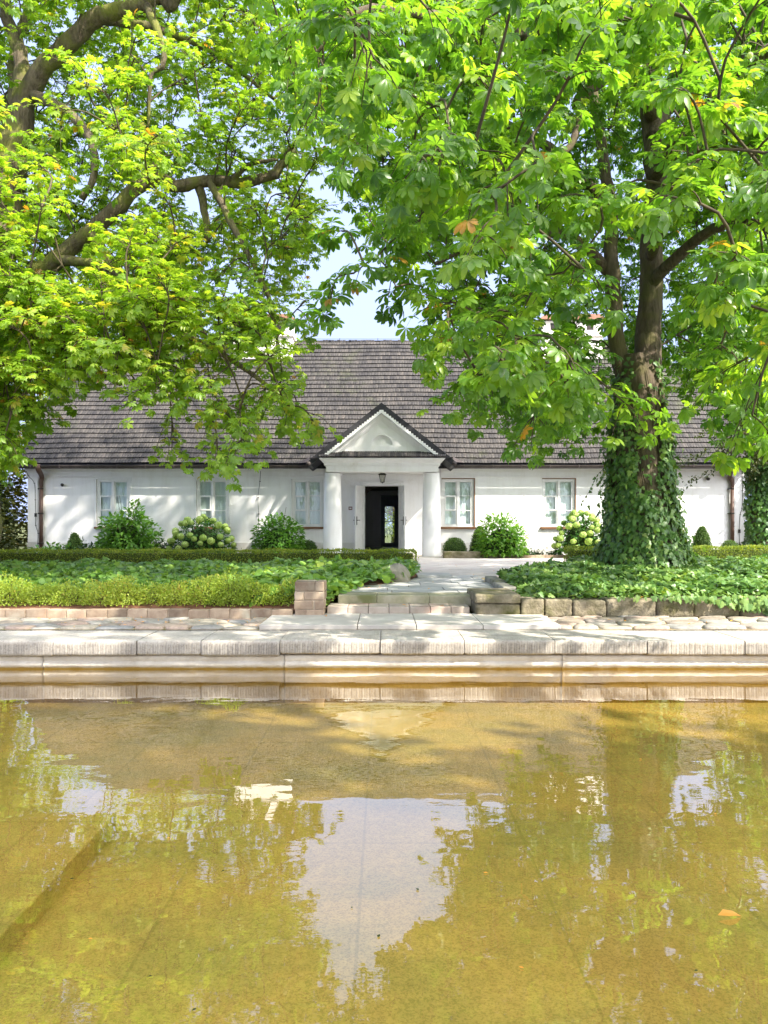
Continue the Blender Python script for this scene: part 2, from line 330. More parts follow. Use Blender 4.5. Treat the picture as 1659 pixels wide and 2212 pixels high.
def flat_leaf(kind):
    if kind == 'rhomb':
        V = [(0, 0, 0), (.5, .28, .05), (1, 0, 0), (.5, -.28, .05)]; return np.array(V), np.zeros((0, 4), int), np.array([(0, 2, 1), (0, 3, 2)])
    if kind == 'ovate':
        V = [(0, 0, 0), (.35, .24, .06), (.35, 0, 0), (.35, -.24, .06), (.7, .17, 0), (.7, 0, -.05), (.7, -.17, 0), (1, 0, -.16)]
        return np.array(V), np.array([(1, 2, 5, 4), (2, 3, 6, 5)]), np.array([(0, 2, 1), (0, 3, 2), (4, 5, 7), (5, 6, 7)])
    if kind == 'round':
        V = [(.45, 0, .0)] + [(.5 + .5 * math.cos(a) * (1.0 if abs(a) > .1 else 1.08), .46 * math.sin(a), .05 * math.cos(2 * a)) for a in np.linspace(0, 2 * math.pi, 7, endpoint=False)]
        return np.array(V), np.zeros((0, 4), int), np.array([(0, i, i % 7 + 1) for i in range(1, 8)])
    if kind == 'ivy':
        P = [(0, 0), (-.12, .22), (.18, .48), (.36, .24), (.58, .30), (1, 0), (.58, -.30), (.36, -.24), (.18, -.48), (-.12, -.22)]
        V = [(.3, 0, .03)] + [(x, y, -.06 * abs(y) - .05 * x) for x, y in P]; k = len(P)
        return np.array(V), np.zeros((0, 4), int), np.array([(0, i, i % k + 1) for i in range(1, k + 1)])
def frames(fwd, up):
    """rotation matrices: col0 = forward, col2 ~ up"""
    f = fwd / (np.linalg.norm(fwd, axis=1)[:, None] + 1e-9)
    u = up - (up * f).sum(1)[:, None] * f; u /= np.linalg.norm(u, axis=1)[:, None] + 1e-9
    s = np.cross(u, f)
    return np.stack([f, s, u], axis=2)
def scatter(name, templates, P, Rm, S, m, rnd, parent=None, extra=None):
    """all leaves of one plant part as ONE mesh"""
    n = len(P); which = rng.integers(0, len(templates), n); Vs = []; Qs = []; Ts = []; A = []; off = 0
    for k, (tv, tq, tt) in enumerate(templates):
        idx = np.nonzero(which == k)[0]
        if not len(idx): continue
        v = np.einsum('nij,vj->nvi', Rm[idx], tv) * S[idx][:, None, None] + P[idx][:, None]
        base = off + (np.arange(len(idx)) * len(tv))[:, None, None]
        if len(tq): Qs.append((tq[None] + base).reshape(-1, 4))
        if len(tt): Ts.append((tt[None] + base).reshape(-1, 3))
        Vs.append(v.reshape(-1, 3)); A.append(np.repeat(rnd[idx], len(tv))); off += len(idx) * len(tv)
    Fs = []
    if Qs: Fs.append(np.concatenate(Qs))
    if Ts: Fs.append(np.concatenate(Ts))
    return link(name, np_mesh(name, np.concatenate(Vs), Fs, np.concatenate(A)), m, parent)
def rdir(n): v = rng.normal(size=(n, 3)); return v / np.linalg.norm(v, axis=1)[:, None]
def curve(P, n):
    """smooth resample of a polyline (Catmull-Rom)"""
    P = np.asarray(P, float); m = len(P); t = np.linspace(0, m - 1 - 1e-6, n); i = t.astype(int); u = (t - i)[:, None]
    p0 = P[np.clip(i - 1, 0, m - 1)]; p1 = P[i]; p2 = P[np.clip(i + 1, 0, m - 1)]; p3 = P[np.clip(i + 2, 0, m - 1)]
    return .5 * (2 * p1 + (p2 - p0) * u + (2 * p0 - 5 * p1 + 4 * p2 - p3) * u * u + (3 * p1 - p0 - 3 * p2 + p3) * u ** 3)
def inpoly(x, y, poly):
    c = False; n = len(poly)
    for i in range(n):
        x1, y1 = poly[i]; x2, y2 = poly[i - 1]
        if (y1 > y) != (y2 > y) and x < (x2 - x1) * (y - y1) / (y2 - y1) + x1: c = not c
    return c

SIM = [palmate(n_, True, d_, f_, i) for i, (n_, d_, f_) in enumerate([(5, .25, .07), (6, .4, .08), (7, .35, .06), (7, .6, .1), (6, .15, .05)])]
DET = [palmate(n_, False, d_, f_, 20 + i) for i, (n_, d_, f_) in enumerate([(5, .3, .06), (6, .45, .07), (7, .35, .06), (7, .65, .09), (6, .2, .05), (5, .5, .08)])]

class Tree:
    def __init__(s, root): s.limbs = []; s.sk = []; s.root = root; s.tw = MB(); s.LP = []; s.LF = []; s.LU = []; s.LS = []; s.LR = []
    def limb(s, mb, pts, r0, r1, n=None, k=12, bump=.05, power=1.0):
        n = n or max(6, 5 * len(pts)); P = curve(pts, n); P[1:-1] += rng.normal(size=(n - 2, 3)) * r0 * .08
        u = np.linspace(0, 1, n) ** power; r = r0 + (r1 - r0) * u
        mb.tube(P, r, k, bump=bump); s.sk.append(np.c_[P, r])
    def nodes(s): return np.concatenate(s.sk)
    def spray(s, C, rad, ntw, ls, tone, step=.2, hang=0.0, branch=True, spread=.5):
        """a branch from the nearest limb to C, and leafy twigs round C"""
        K = s.nodes(); d = K[:, :3] - C; d2 = np.linalg.norm(d, axis=1) + np.where(K[:, 2] < C[2] - .6, 0, .4)
        A = K[d2.argmin(), :3]; dist = np.linalg.norm(C - A)
        mid = (A + C) / 2 + np.array([0, 0, .14 * dist]) + rng.normal(size=3) * .08 * dist
        B = curve([A, mid, C], 7)
        if branch and dist > .15: s.tw.tube(B, np.linspace(min(.034, .009 + .008 * dist), .010, 7), 5, caps=False)
        out = (C - A) / (dist + 1e-6)
        if branch: s.sk.append(np.c_[B[2:], np.full(5, .02)])
        for _ in range(ntw):
            q = B[rng.integers(4, 7)] + 0
            e = C + rdir(1)[0] * rad * rng.uniform(.45, 1.05) + out * rad.mean() * .35
            e[2] -= hang * rng.uniform(.3, 1)
            m_ = (q + e) / 2 + np.array([0, 0, .12 * np.linalg.norm(e - q)])
            ln = np.linalg.norm(e - q); n = max(3, int(ln / step) + 1)
            P = curve([q, m_, e], n + 1)
            s.tw.tube(P, np.linspace(.008, .004, n + 1), 3, caps=False)
            T = np.gradient(P, axis=0); T /= np.linalg.norm(T, axis=1)[:, None] + 1e-9
            side = np.cross(T, [0, 0, 1.]); side /= np.linalg.norm(side, axis=1)[:, None] + 1e-9
            for j in range(1, n + 1):
                last = j == n
                for sg in ((1, -1) if not last else (1, -1, .25, -.3)):
                    if rng.random() < .12: continue
                    f = side[j] * sg * (1 if not last else .8) + T[j] * (.5 if not last else .9) + rng.normal(size=3) * .28 + np.array([0, 0, .1 - hang * .25])
                    up = np.array([0, 0, 1.]) + rng.normal(size=3) * .33 + np.array([0, -.25, 0]) + out * .3
                    s.LP.append(P[j]); s.LF.append(f); s.LU.append(up); s.LS.append(ls * rng.uniform(.7, 1.15)); s.LR.append(np.clip(tone + rng.normal() * .20, 0, .97) if rng.random() > .004 else 1.0)
    def finish(s, m, tmpl, crown='crown'):
        tw = s.tw.build('twigs', M['twig'], s.root)
        return scatter(crown, tmpl, np.array(s.LP), frames(np.array(s.LF), np.array(s.LU)), np.array(s.LS), m, np.array(s.LR), s.root)


# ================================================================== SETTING
WZ = 0.0; COP = .317; TER = .34; PATH = .569; CRT = .64
def sheet(name, x0, x1, y0, y1, z, m, kind='structure', nx=2, ny=2, zf=None):
    X, Y = np.meshgrid(np.linspace(x0, x1, nx), np.linspace(y0, y1, ny)); Z = np.full_like(X, z) if zf is None else zf(X, Y)
    i = np.arange((ny - 1) * (nx - 1)); r, c = i // (nx - 1), i % (nx - 1); a = r * nx + c
    me = np_mesh(name, np.c_[X.ravel(), Y.ravel(), Z.ravel()], [np.c_[a, a + 1, a + nx + 1, a + nx]], smooth=True)
    return tag(link(name, me, m), kind=kind)
# pool bottom
def pool_mat():
    m, t, o = nodes('pool_bottom_concrete')
    c = ramp(t, [(.3, (.40, .285, .085)), (.5, (.49, .35, .10)), (.7, (.57, .415, .135))], noise(t, .55, 6, .6))
    c = mixc(t, ramp(t, [(.42, (0, 0, 0)), (.62, (.85, .85, .85))], noise(t, .9, 7, .65, stretch=(1, 1.3, 1))), c, (.33, .285, .085))
    c = mixc(t, ramp(t, [(.54, (0, 0, 0)), (.66, (.55, .55, .55))], noise(t, .33, 8, .7)), c, (.22, .20, .06))
    c = mixc(t, 1.0, c, ramp(t, [(.3, (.88, .88, .86)), (.7, (1.1, 1.1, 1.07))], noise(t, 26, 5, .7)), 'MULTIPLY')
    c = mixc(t, 1.0, c, ramp(t, [(.44, (.72, .74, .7)), (.5, (1, 1, 1))], noise(t, 90, 3, .7)), 'MULTIPLY')
    b = N(t, 'ShaderNodeTexBrick', Scale=1); b.inputs['Mortar Size'].default_value = .011; b.inputs['Brick Width'].default_value = 2.1; b.inputs['Row Height'].default_value = .95; b.inputs['Mortar Smooth'].default_value = .6
    b.offset = 0; cc = t.nodes.new('ShaderNodeTexCoord'); mpp = t.nodes.new('ShaderNodeMapping'); mpp.inputs['Rotation'].default_value = (0, 0, R(90)); mpp.inputs['Location'].default_value = (.3, .12, 0)
    t.links.new(cc.outputs['Object'], mpp.inputs[0]); t.links.new(mpp.outputs[0], b.inputs['Vector'])
    c = mixc(t, ramp(t, [(0, (0, 0, 0)), (1, (.28, .28, .28))], b.outputs['Fac']), c, (.14, .13, .03))
    finish(t, o, c, .9, noise(t, 30, 5, .6), .3, .01, .2); return m
M['pool'] = pool_mat()
tag(link('pool_floor',
    np_mesh('pool_floor', [(-22, -6, -.36), (22, -6, -.36), (22, 8.4, -.36), (-22, 8.4, -.36)], [np.array([(0, 1, 2, 3)])]), M['pool']), kind='structure')
led = MB().prism_x([(.6, -.6), (4.66, -.6), (4.66, -.235), (.6, -.235)], -9, -1.63).build('submerged_ledge', M['pool'], bevel=.01)
tag(led, kind='structure')
def water_mat():
    m, t, o = nodes('pool_water')
    c = t.nodes.new('ShaderNodeTexCoord'); mpp = t.nodes.new('ShaderNodeMapping'); mpp.inputs['Scale'].default_value = (1.0, 1.7, 1)
    t.links.new(c.outputs['Object'], mpp.inputs[0])
    n1 = N(t, 'ShaderNodeTexNoise', Scale=1.3, Detail=2); n2 = N(t, 'ShaderNodeTexNoise', Scale=7, Detail=3); t.links.new(mpp.outputs[0], n1.inputs['Vector']); t.links.new(mpp.outputs[0], n2.inputs['Vector'])
    n3 = N(t, 'ShaderNodeTexNoise', Scale=.7, Detail=3); t.links.new(mpp.outputs[0], n3.inputs['Vector'])
    k = ramp(t, [(.4, (.15, .15, .15)), (.65, (1, 1, 1))], n3.outputs['Fac'])
    mm = N(t, 'ShaderNodeMath', operation='MULTIPLY'); t.links.new(n2.outputs['Fac'], mm.inputs[0]); t.links.new(k, mm.inputs[1])
    a = N(t, 'ShaderNodeMath', operation='MULTIPLY_ADD'); t.links.new(mm.outputs[0], a.inputs[0]); a.inputs[1].default_value = .16; t.links.new(n1.outputs['Fac'], a.inputs[2])
    b = N(t, 'ShaderNodeBump', Strength=.55, Distance=.0078); t.links.new(a.outputs[0], b.inputs['Height'])
    g = N(t, 'ShaderNodeBsdfGlossy', Roughness=.012); g.inputs[0].default_value = (1, 1, 1, 1); t.links.new(b.outputs[0], g.inputs['Normal'])
    tr = t.nodes.new('ShaderNodeBsdfTransparent'); tr.inputs[0].default_value = (.96, .91, .74, 1)
    ge = t.nodes.new('ShaderNodeNewGeometry'); dt = N(t, 'ShaderNodeVectorMath', operation='DOT_PRODUCT'); t.links.new(ge.outputs['Incoming'], dt.inputs[0]); t.links.new(ge.outputs['True Normal'], dt.inputs[1])
    def mth(op, a, b=None, clamp=False):
        q = N(t, 'ShaderNodeMath', operation=op); q.use_clamp = clamp
        for i_, v in enumerate((a, b)):
            if v is None: continue
            if isinstance(v, (int, float)): q.inputs[i_].default_value = v
            else: t.links.new(v, q.inputs[i_])
        return q.outputs[0]
    sch = mth('POWER', mth('SUBTRACT', 1.0, mth('ABSOLUTE', dt.outputs['Value'])), 2.75)
    f2 = N(t, 'ShaderNodeMath', operation='MULTIPLY_ADD'); t.links.new(sch, f2.inputs[0]); f2.inputs[1].default_value = .97; f2.inputs[2].default_value = .04; f2.use_clamp = True
    mxs = t.nodes.new('ShaderNodeMixShader'); t.links.new(f2.outputs[0], mxs.inputs[0]); t.links.new(tr.outputs[0], mxs.inputs[1]); t.links.new(g.outputs[0], mxs.inputs[2]); t.links.new(mxs.outputs[0], o.inputs[0])
    return m
sheet('water', -22, 22, .62, 8.12, WZ, water_mat())
# near bank, under and behind the camera
nb = MB().box(-22, 22, -6, .6, -.6, .30); tag(nb.build('near_bank', M['slab']), kind='structure')
# base terrain, one sheet to the horizon (it starts behind the pool wall)
def gz(X, Y):
    z = np.interp(Y, [8.3, 9.9, 10.05, 16, 20, 26], [.02, .02, .42, .46, .5, .5])
    far = np.clip((np.abs(X) - 30) / 60, 0, 1) + np.clip((Y - 45) / 100, 0, 1)
    return z + far * 1.0
tag(sheet('ground', -220, 220, 8.5, 330, 0, M['ground'], nx=120, ny=260, zf=gz), kind='structure')

# ---- pool wall: coping stones with tooled faces, plinth below
wall = empty('pool_wall', (0, 8.1, 0), 'pale sandstone wall of the pool with ribbed coping stones above the water', 'pool wall')
joints = [-9.2, -7.6, -6.1, -4.72] + [((x - CX) * 8.0 / F) for x in (116, 295, 434, 604.5, 822.5, 1004, 1199.5, 1399.5, 1610)] + [4.75, 6.2, 7.7, 9.4]
for i in range(len(joints) - 1):
    x0, x1 = joints[i] + .003, joints[i + 1] - .003
    yo = rng.uniform(-.012, .012); zo = rng.uniform(-.006, .003); zb = rng.uniform(-.008, .008)
    n = int((x1 - x0) / .011); xs = np.linspace(x0, x1, n)
    # profile (y,z): top back -> front top edge (rounded) -> face -> bottom -> back
    rows = [(8.79, COP), (8.30, COP), (8.025, COP - .001), (8.007, COP - .006), (8.0, COP - .020)] + [(8.0, COP - .03 - .125 * q / 6) for q in range(1, 6)] + [(8.004, COP - .150 + zb), (8.02, COP - .158 + zb), (8.25, COP - .158 + zb)]
    V = []; AT = []; tone_ = rng.uniform(.4, .75); g = rng.normal(size=n); groove = .0072 * np.sign(np.sin(xs * 2 * math.pi / .027 + np.cumsum(rng.normal(size=n)) * .09)) * rng.uniform(.4, 1.1)
    fade = np.clip(np.minimum(xs - x0, x1 - xs) / .03, 0, 1)
    for ri, (y, z) in enumerate(rows):
        facew = 1.0 if 4 <= ri <= 10 else 0
        yy = y + yo + facew * groove * (.4 + .6 * rng.random(n)) * (1 if 5 <= ri <= 9 else .6)
        yy = yy + (1 - fade) * (.006 if ri >= 2 else 0) * rng.uniform(.3, 1.2)
        zz = np.full(n, z) + zo + (rng.normal(size=n) * (.0028 if 2 <= ri <= 11 else .001)) - (1 - fade) * (.004 if 1 < ri < 6 else -.006 if ri > 8 else 0)
        V.append(np.c_[xs, yy, zz]); AT.append(np.clip(tone_ - (.38 * (groove > 0) + .15 * rng.random(n)) * (1 if 5 <= ri <= 9 else 0), 0, 1))  # groove bottoms painted darker, as dirt and to strengthen the ribs' shading
    V = np.concatenate(V); nr = len(rows)
    Q = [(r * n + c, r * n + c + 1, (r + 1) * n + c + 1, (r + 1) * n + c) for r in range(nr - 1) for c in range(n - 1)]
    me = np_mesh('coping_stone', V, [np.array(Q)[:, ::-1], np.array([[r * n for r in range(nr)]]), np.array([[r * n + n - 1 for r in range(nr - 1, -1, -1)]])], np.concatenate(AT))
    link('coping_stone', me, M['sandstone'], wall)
# plinth stones (rounded torus and lower ledge)
pj = [-9.2, -6.2, -3.6, (613 - CX) * 8.0 / F, (829.5 + 432 - CX) * 8 / F * .9, 4.1, 6.6, 9.4]
for i in range(len(pj) - 1):
    prof = [(8.6, .150), (8.11, .150), (8.085, .146), (8.072, .132), (8.07, .108), (8.078, .088), (8.082, .078), (8.066, .072), (8.060, .050), (8.066, .030), (8.08, .022), (8.092, -.05), (8.10, -.6), (8.6, -.6)]
    x0, x1 = pj[i] + .002, pj[i + 1] - .002; n = int((x1 - x0) / .03); xs = np.linspace(x0, x1, n)
    V = np.concatenate([np.c_[xs, np.full(n, y) + rng.normal(size=n) * .0018, np.full(n, z) + rng.normal(size=n) * .0012] for y, z in prof]); nr = len(prof)
    Q = [(r * n + c, r * n + c + 1, (r + 1) * n + c + 1, (r + 1) * n + c) for r in range(nr - 1) for c in range(n - 1)]
    me = np_mesh('plinth_stone', V, [np.array(Q)[:, ::-1], np.array([[r * n for r in range(nr)]]), np.array([[r * n + n - 1 for r in range(nr - 1, -1, -1)]])], np.full(len(V), rng.random()))
    link('plinth_stone', me, M['wetstone'], wall)

# ---- crazy paving strip (field stones) behind the coping
def clip(poly, p, nrm):
    out = []
    for i in range(len(poly)):
        a, b = poly[i - 1], poly[i]; da = (a - p) @ nrm; db = (b - p) @ nrm
        if da <= 0: out.append(a)
        if (da <= 0) != (db <= 0): out.append(a + (b - a) * da / (da - db))
    return out
def paving(name, x0, x1, y0, y1, sx, sy, z, dome, m, gap=.008, seed=1):
    g = np.random.default_rng(seed); pts = []
    for j in range(int((y1 - y0) / sy) + 1):
        for i in range(int((x1 - x0) / sx) + 1):
            pts.append((x0 + (i + .5 * (j % 2) + g.uniform(-.38, .38)) * sx, y0 + (j + .5 + g.uniform(-.32, .32)) * sy))
    pts = np.array(pts); mb = MB()
    for i, p in enumerate(pts):
        d = pts - p; k = np.argsort((d ** 2).sum(1))[1:15]
        poly = [np.array(q) for q in ((x0, y0), (x1, y0), (x1, y1), (x0, y1))]
        for j in k:
            nr = d[j] / np.linalg.norm(d[j]); poly = clip(poly, p + d[j] / 2 - nr * gap, nr)
            if len(poly) < 3: break
        if len(poly) < 3: continue
        c = sum(poly) / len(poly)
        # round the corners and roughen
        P = []
        for a in range(len(poly)):
            A, B, C2 = poly[a - 1], poly[a], poly[(a + 1) % len(poly)]
            P += [B + (A - B) * .22, B + (A - B) * .06 + (C2 - B) * .06, B + (C2 - B) * .22]
        P = [q + g.normal(size=2) * .004 for q in P]; n = len(P); h = g.uniform(-.008, .01); tx, ty = g.normal(size=2) * .012
        zf = lambda q, zz: zz + h + (q[0] - c[0]) * tx + (q[1] - c[1]) * ty
        V = [(*q, z - .05) for q in P] + [(*q, zf(q, z - .010)) for q in P] + [(*(c + (q - c) * .93), zf(q, z + dome * .45)) for q in P] + [(*(c + (q - c) * .62), zf(q, z + dome)) for q in P] + [(*c, zf(c, z + dome * 1.1))]
        Fq = [(r * n + a, r * n + (a + 1) % n, (r + 1) * n + (a + 1) % n, (r + 1) * n + a) for r in range(3) for a in range(n)] + [(3 * n + a, 3 * n + (a + 1) % n, 4 * n) for a in range(n)]
        mb.add(V, Fq, g.random(), True)
    return mb.build(name, m, smooth=True)
tag(sheet('sand_bed', -12, 12, 8.78, 10.1, TER - .012, M['joint'], nx=60, ny=8, zf=lambda X, Y: TER - .016 + .004 * np.sin(X * 9 + Y * 7)), kind='structure')
tag(paving('cobbled_path', -10, -1.46, 8.80, 9.76, .36, .24, TER, .008, M['cobble'], seed=3), kind='structure')
tag(paving('cobbled_path', 1.96, 10, 8.80, 9.86, .40, .25, TER + .004, .014, M['cobble'], gap=.010, seed=5), kind='structure')
# pale slabs at the foot of the steps
for i, (xa, xb) in enumerate(((-1.44, -.31), (-.306, .37), (.374, 1.14), (1.144, 2.04))):
    s = MB().box(xa + .002, xb - .002, 8.795, 10.0, .30, .376 - .002 * (i % 2), rnd=.2 + .2 * i).build('paving_slab', M['slab'], bevel=.006)
    tag(s, ['leftmost pale paving slab below the brick pier', 'pale paving slab just right of the brick pier, before the steps', 'pale paving slab in the middle of the steps foot', 'rightmost pale paving slab before the mossy stone block'][i], 'paving slab', 'pale slabs at the foot of the steps')
# ---- steps
st = empty('garden_steps', (.2, 10.3, .37), 'two low stone steps between the brick pier and the mossy block', 'steps')
lower = MB()
xs = np.cumsum([0] + [.27] * 7) - .745
for i in range(7): lower.box(xs[i] + .003, min(xs[i + 1], 1.12) - .003, 9.97, 10.47, .33, .461, rnd=random.random())
lower.build('lower_step', M['brick'] if False else surf('worn_step_brick', (.38, .31, .25), (.48, .41, .34), 5, .9, 50, .4, .01, rnd=.16, c3=(.42, .27, .21)), st, bevel=.008)
for i, (xa, xb) in enumerate(((-.63, -.1), (-.097, .62), (.623, 1.2))):
    MB().box(xa, xb, 10.45, 10.95, .42, .569 - .0015 * i, rnd=.3 + .2 * i).build('upper_step', M['riser'], st, bevel=.012)
# ---- flagstone path beyond the steps
def flags():
    mb = MB(); g = np.random.default_rng(11); y = 10.955; 
    while y < 14.6:
        d = g.uniform(.42, .62); t_ = (y - 10.9) / 3.7; xl = -.62 + .95 * t_ ; xr = 1.7 + .1 * t_
        x = xl - g.uniform(0, .2)
        while x < xr:
            wd = g.uniform(.55, 1.0); x2 = min(x + wd, xr + .02)
            if x2 - x > .08: mb.box(x + .005, x2 - .005, y + .005, y + d - .005, .48, .566 + g.uniform(-.003, .003), g.random())
            x += wd
        y += d
    return mb
tag(flags().build('flagstone_path', M['flag'], bevel=.006), kind='structure')
tag(sheet('path_bed', -1.2, 2.1, 10.9, 14.75, .545, M['joint']), kind='structure')
tag(sheet('courtyard', -3.5, 9, 14.3, 22.6, 0, M['courtyard'], nx=60, ny=40, zf=lambda X, Y: np.interp(Y, [14.3, 16, 21, 23], [.553, .585, .645, .65]) + .004 * np.sin(X * 3 + Y * 2)), kind='structure')
x, Y = (905 - CX) * 14.9 / F, 14.4
s = MB().prism_x([(14.1, .50), (14.95, .50), (14.93, .615), (14.12, .612)], .62, 1.27, .5).build('step_slab', M['flag'], bevel=.01)
tag(s, 'single grey stone slab lying raised at the end of the flagstone path', 'stone slab')
# thin paving rows in the courtyard (slightly different stone)
# ---- brick edging + brick pier
ed = empty('brick_edging', (-5, 9.8, .36), 'long low kerb of old reddish bricks along the foot of the yellow-green box hedge', 'brick edging')
xb = -1.17; k = 0; eb = MB()
while xb > -9.8:
    wd = .262 + rng.uniform(-.008, .012); eb.box(xb - wd + .006, xb - .004, 9.78 + rng.uniform(-.006, .006), 9.92, .28, .446 + rng.uniform(-.006, .006), rng.random()); xb -= wd
eb.build('brick_row', M['brick'], ed, bevel=.008)
MB().box(-9.9, -1.19, 9.797, 9.90, .29, .432).build('mortar', M['mortar'], ed)
pr = empty('brick_pier', (-.96, 10, .36), 'short stout pier of reddish old bricks left of the steps', 'brick pier')
mb = MB(); z = .345; hs = (.098, .116, .114, .130)
for c_, h in enumerate(hs):
    sp = [[-1.155, -1.0, -.765], [-1.155, -.90, -.765], [-1.155, -1.03, -.765], [-1.155, -.885, -.765]][c_]
    for a, b in zip(sp[:-1], sp[1:]):
        for (ya, yb) in ((9.80, 9.99), (9.995, 10.19)):
            jx, jy = rng.uniform(-.006, .006, 2); mb.box(a + .004 + jx, b - .004 + jx, ya + jy, yb + jy, z + .004, z + h - .003, rng.random())
    z += h
mb.build('brick_course', M['brick'], pr, bevel=.012, seg=3)
MB().box(-1.142, -.778, 9.815, 10.175, .34, z - .012).build('mortar', M['mortar'], pr)
# ---- mossy block right of the steps
bl = empty('stone_cheek', (1.5, 10.3, .37), 'two-tier mossy sandstone block beside the right end of the steps', 'stone block')
def rough_block(x0, x1, y0, y1, z0, z1, amp=.012, n=(10, 8, 5), rnd=None, seed=0, rad=.03):
    """a subdivided box with worn corners and lumpy faces"""
    g = np.random.default_rng(seed); nx, ny, nz = n; idx = {}; V = []; Fq = []
    cx, cy_, cz = (x0 + x1) / 2, (y0 + y1) / 2, (z0 + z1) / 2; hx, hy, hz = (x1 - x0) / 2, (y1 - y0) / 2, (z1 - z0) / 2
    ph = g.uniform(0, 6, (6, 3)); fr = g.uniform(2, 9, (6, 3))
    def vid(i, j, k):
        if (i, j, k) in idx: return idx[i, j, k]
        p = np.array([-hx + 2 * hx * i / nx, -hy + 2 * hy * j / ny, -hz + 2 * hz * k / nz]); q = np.clip(p, [-hx + rad, -hy + rad, -hz + rad], [hx - rad, hy - rad, hz - rad]); d = p - q; l = np.linalg.norm(d)
        if l > rad: d = d / l * rad
        p = q + d; w_ = sum(math.sin(fr[a] @ (p * 1.6) + ph[a][0]) for a in range(6)) / 6 + g.normal() * .25
        nrm = d / (np.linalg.norm(d) + 1e-9); p = p + nrm * amp * w_
        idx[i, j, k] = len(V); V.append((p[0] + cx, p[1] + cy_, p[2] + cz)); return idx[i, j, k]
    for i in range(nx):
        for j in range(ny): Fq += [(vid(i, j, 0), vid(i, j + 1, 0), vid(i + 1, j + 1, 0), vid(i + 1, j, 0)), (vid(i, j, nz), vid(i + 1, j, nz), vid(i + 1, j + 1, nz), vid(i, j + 1, nz))]
    for i in range(nx):
        for k in range(nz): Fq += [(vid(i, 0, k), vid(i + 1, 0, k), vid(i + 1, 0, k + 1), vid(i, 0, k + 1)), (vid(i, ny, k), vid(i, ny, k + 1), vid(i + 1, ny, k + 1), vid(i + 1, ny, k))]
    for j in range(ny):
        for k in range(nz): Fq += [(vid(0, j, k), vid(0, j, k + 1), vid(0, j + 1, k + 1), vid(0, j + 1, k)), (vid(nx, j, k), vid(nx, j + 1, k), vid(nx, j + 1, k + 1), vid(nx, j, k + 1))]
    return MB().add(V, Fq, rnd, True)
rough_block(1.18, 1.765, 9.85, 10.9, .515, .634, .006, (16, 24, 5), .7, 1, .016).build('cap_stone', M['moss_stone'], bl, smooth=True)
rough_block(1.19, 1.76, 9.87, 10.9, .34, .512, .008, (16, 20, 6), .4, 2, .02).build('base_stone', M['moss_stone'], bl, smooth=True)
rw = empty('retaining_wall', (5, 10, .37), 'low wall of mossy rough sandstone blocks holding the ivy bed', 'retaining wall')
jx = [1.765] + [(x_ - CX) * 9.87 / F for x_ in (1177, 1238, 1310, 1418, 1500, 1600, 1690)] + [5.9, 6.5, 7.3, 8.0, 8.8, 9.6]
for i in range(len(jx) - 1):
    rough_block(jx[i] + .003, jx[i + 1] - .003, 9.86 + rng.uniform(-.015, .02), 10.2, .335, .572 + rng.uniform(-.018, .012), .014, (18, 6, 12), rng.random(), 10 + i, .03).build('wall_stone', M['moss_stone'], rw, smooth=True)
kb = empty('path_kerb', (1.75, 12, .56), 'narrow grey kerb stones along the left end of the ivy bed, behind the block', 'kerb')
for i, (ya, yb, xa) in enumerate(((10.93, 12.0, 1.70), (12.02, 13.25, 1.745))):
    rough_block(xa, xa + .20, ya, yb, .45, .645 + .012 * i, .005, (5, 20, 5), .3 + .3 * i, 40 + i, .015).build('kerb_stone', surf('grey_kerb_stone', (.24, .225, .19), (.36, .34, .29), 5, .9, 40, .5, .01, c3=(.16, .16, .09)) if i == 0 else bpy.data.materials['grey_kerb_stone'], kb, smooth=True)
# ---- boulder by the hedge end
def boulder():
    g = np.random.default_rng(4); n, k = 14, 22; V = []; Fq = []
    for i in range(n + 1):
        for j in range(k):
            a, b = math.pi * i / n, 2 * math.pi * j / k; d = np.array([math.sin(a) * math.cos(b), math.sin(a) * math.sin(b), math.cos(a)])
            r_ = 1 + .10 * math.sin(3 * d[0] + 1) + .08 * math.sin(5 * d[1] + 2 * d[2]) + .06 * math.sin(7 * d[2] + 4 * d[0]) + g.normal() * .008
            p = d * r_ * np.array([.25, .22, .21]); p[0] += .0; p[2] += -.25 * p[0]
            V.append((.28 + p[0] - .05, 13.25 + p[1], .63 + p[2]))
    Fq = [(i * k + j, (i + 1) * k + j, (i + 1) * k + (j + 1) % k, i * k + (j + 1) % k) for i in range(n) for j in range(k)]
    return MB().add(V, Fq, .5, True)
tag(boulder().build('boulder', M['boulder'], smooth=True), 'smooth grey-brown boulder lying in the ground cover before the hedge end', 'boulder')
# soil beds
def bedz(X, Y): return .555 + .05 * np.clip((Y - 10.2) / 2, 0, 1) + .015 * np.sin(X * 5) * np.sin(Y * 4)
def bed(name, x0f, x1f, y0, y1, m, zf, nx=50, ny=24):
    u, v = np.meshgrid(np.linspace(0, 1, nx), np.linspace(0, 1, ny)); Y = y0 + (y1 - y0) * v; X0 = x0f(Y); X1 = x1f(Y); X = X0 + (X1 - X0) * u
    Z = zf(X, Y); i = np.arange((ny - 1) * (nx - 1)); r, c = i // (nx - 1), i % (nx - 1); a = r * nx + c
    return tag(link(name, np_mesh(name, np.c_[X.ravel(), Y.ravel(), Z.ravel()], [np.c_[a, a + 1, a + nx + 1, a + nx]], smooth=True), m), kind='structure')
def ledge_x(Y): return np.interp(Y, [9.9, 10.2, 10.6, 11.2, 12.4, 13.4, 14.2, 15.4, 16.2], [-1.16, -.76, -.70, -.55, -.12, .42, .62, .72, .72])      # right edge of the left bed
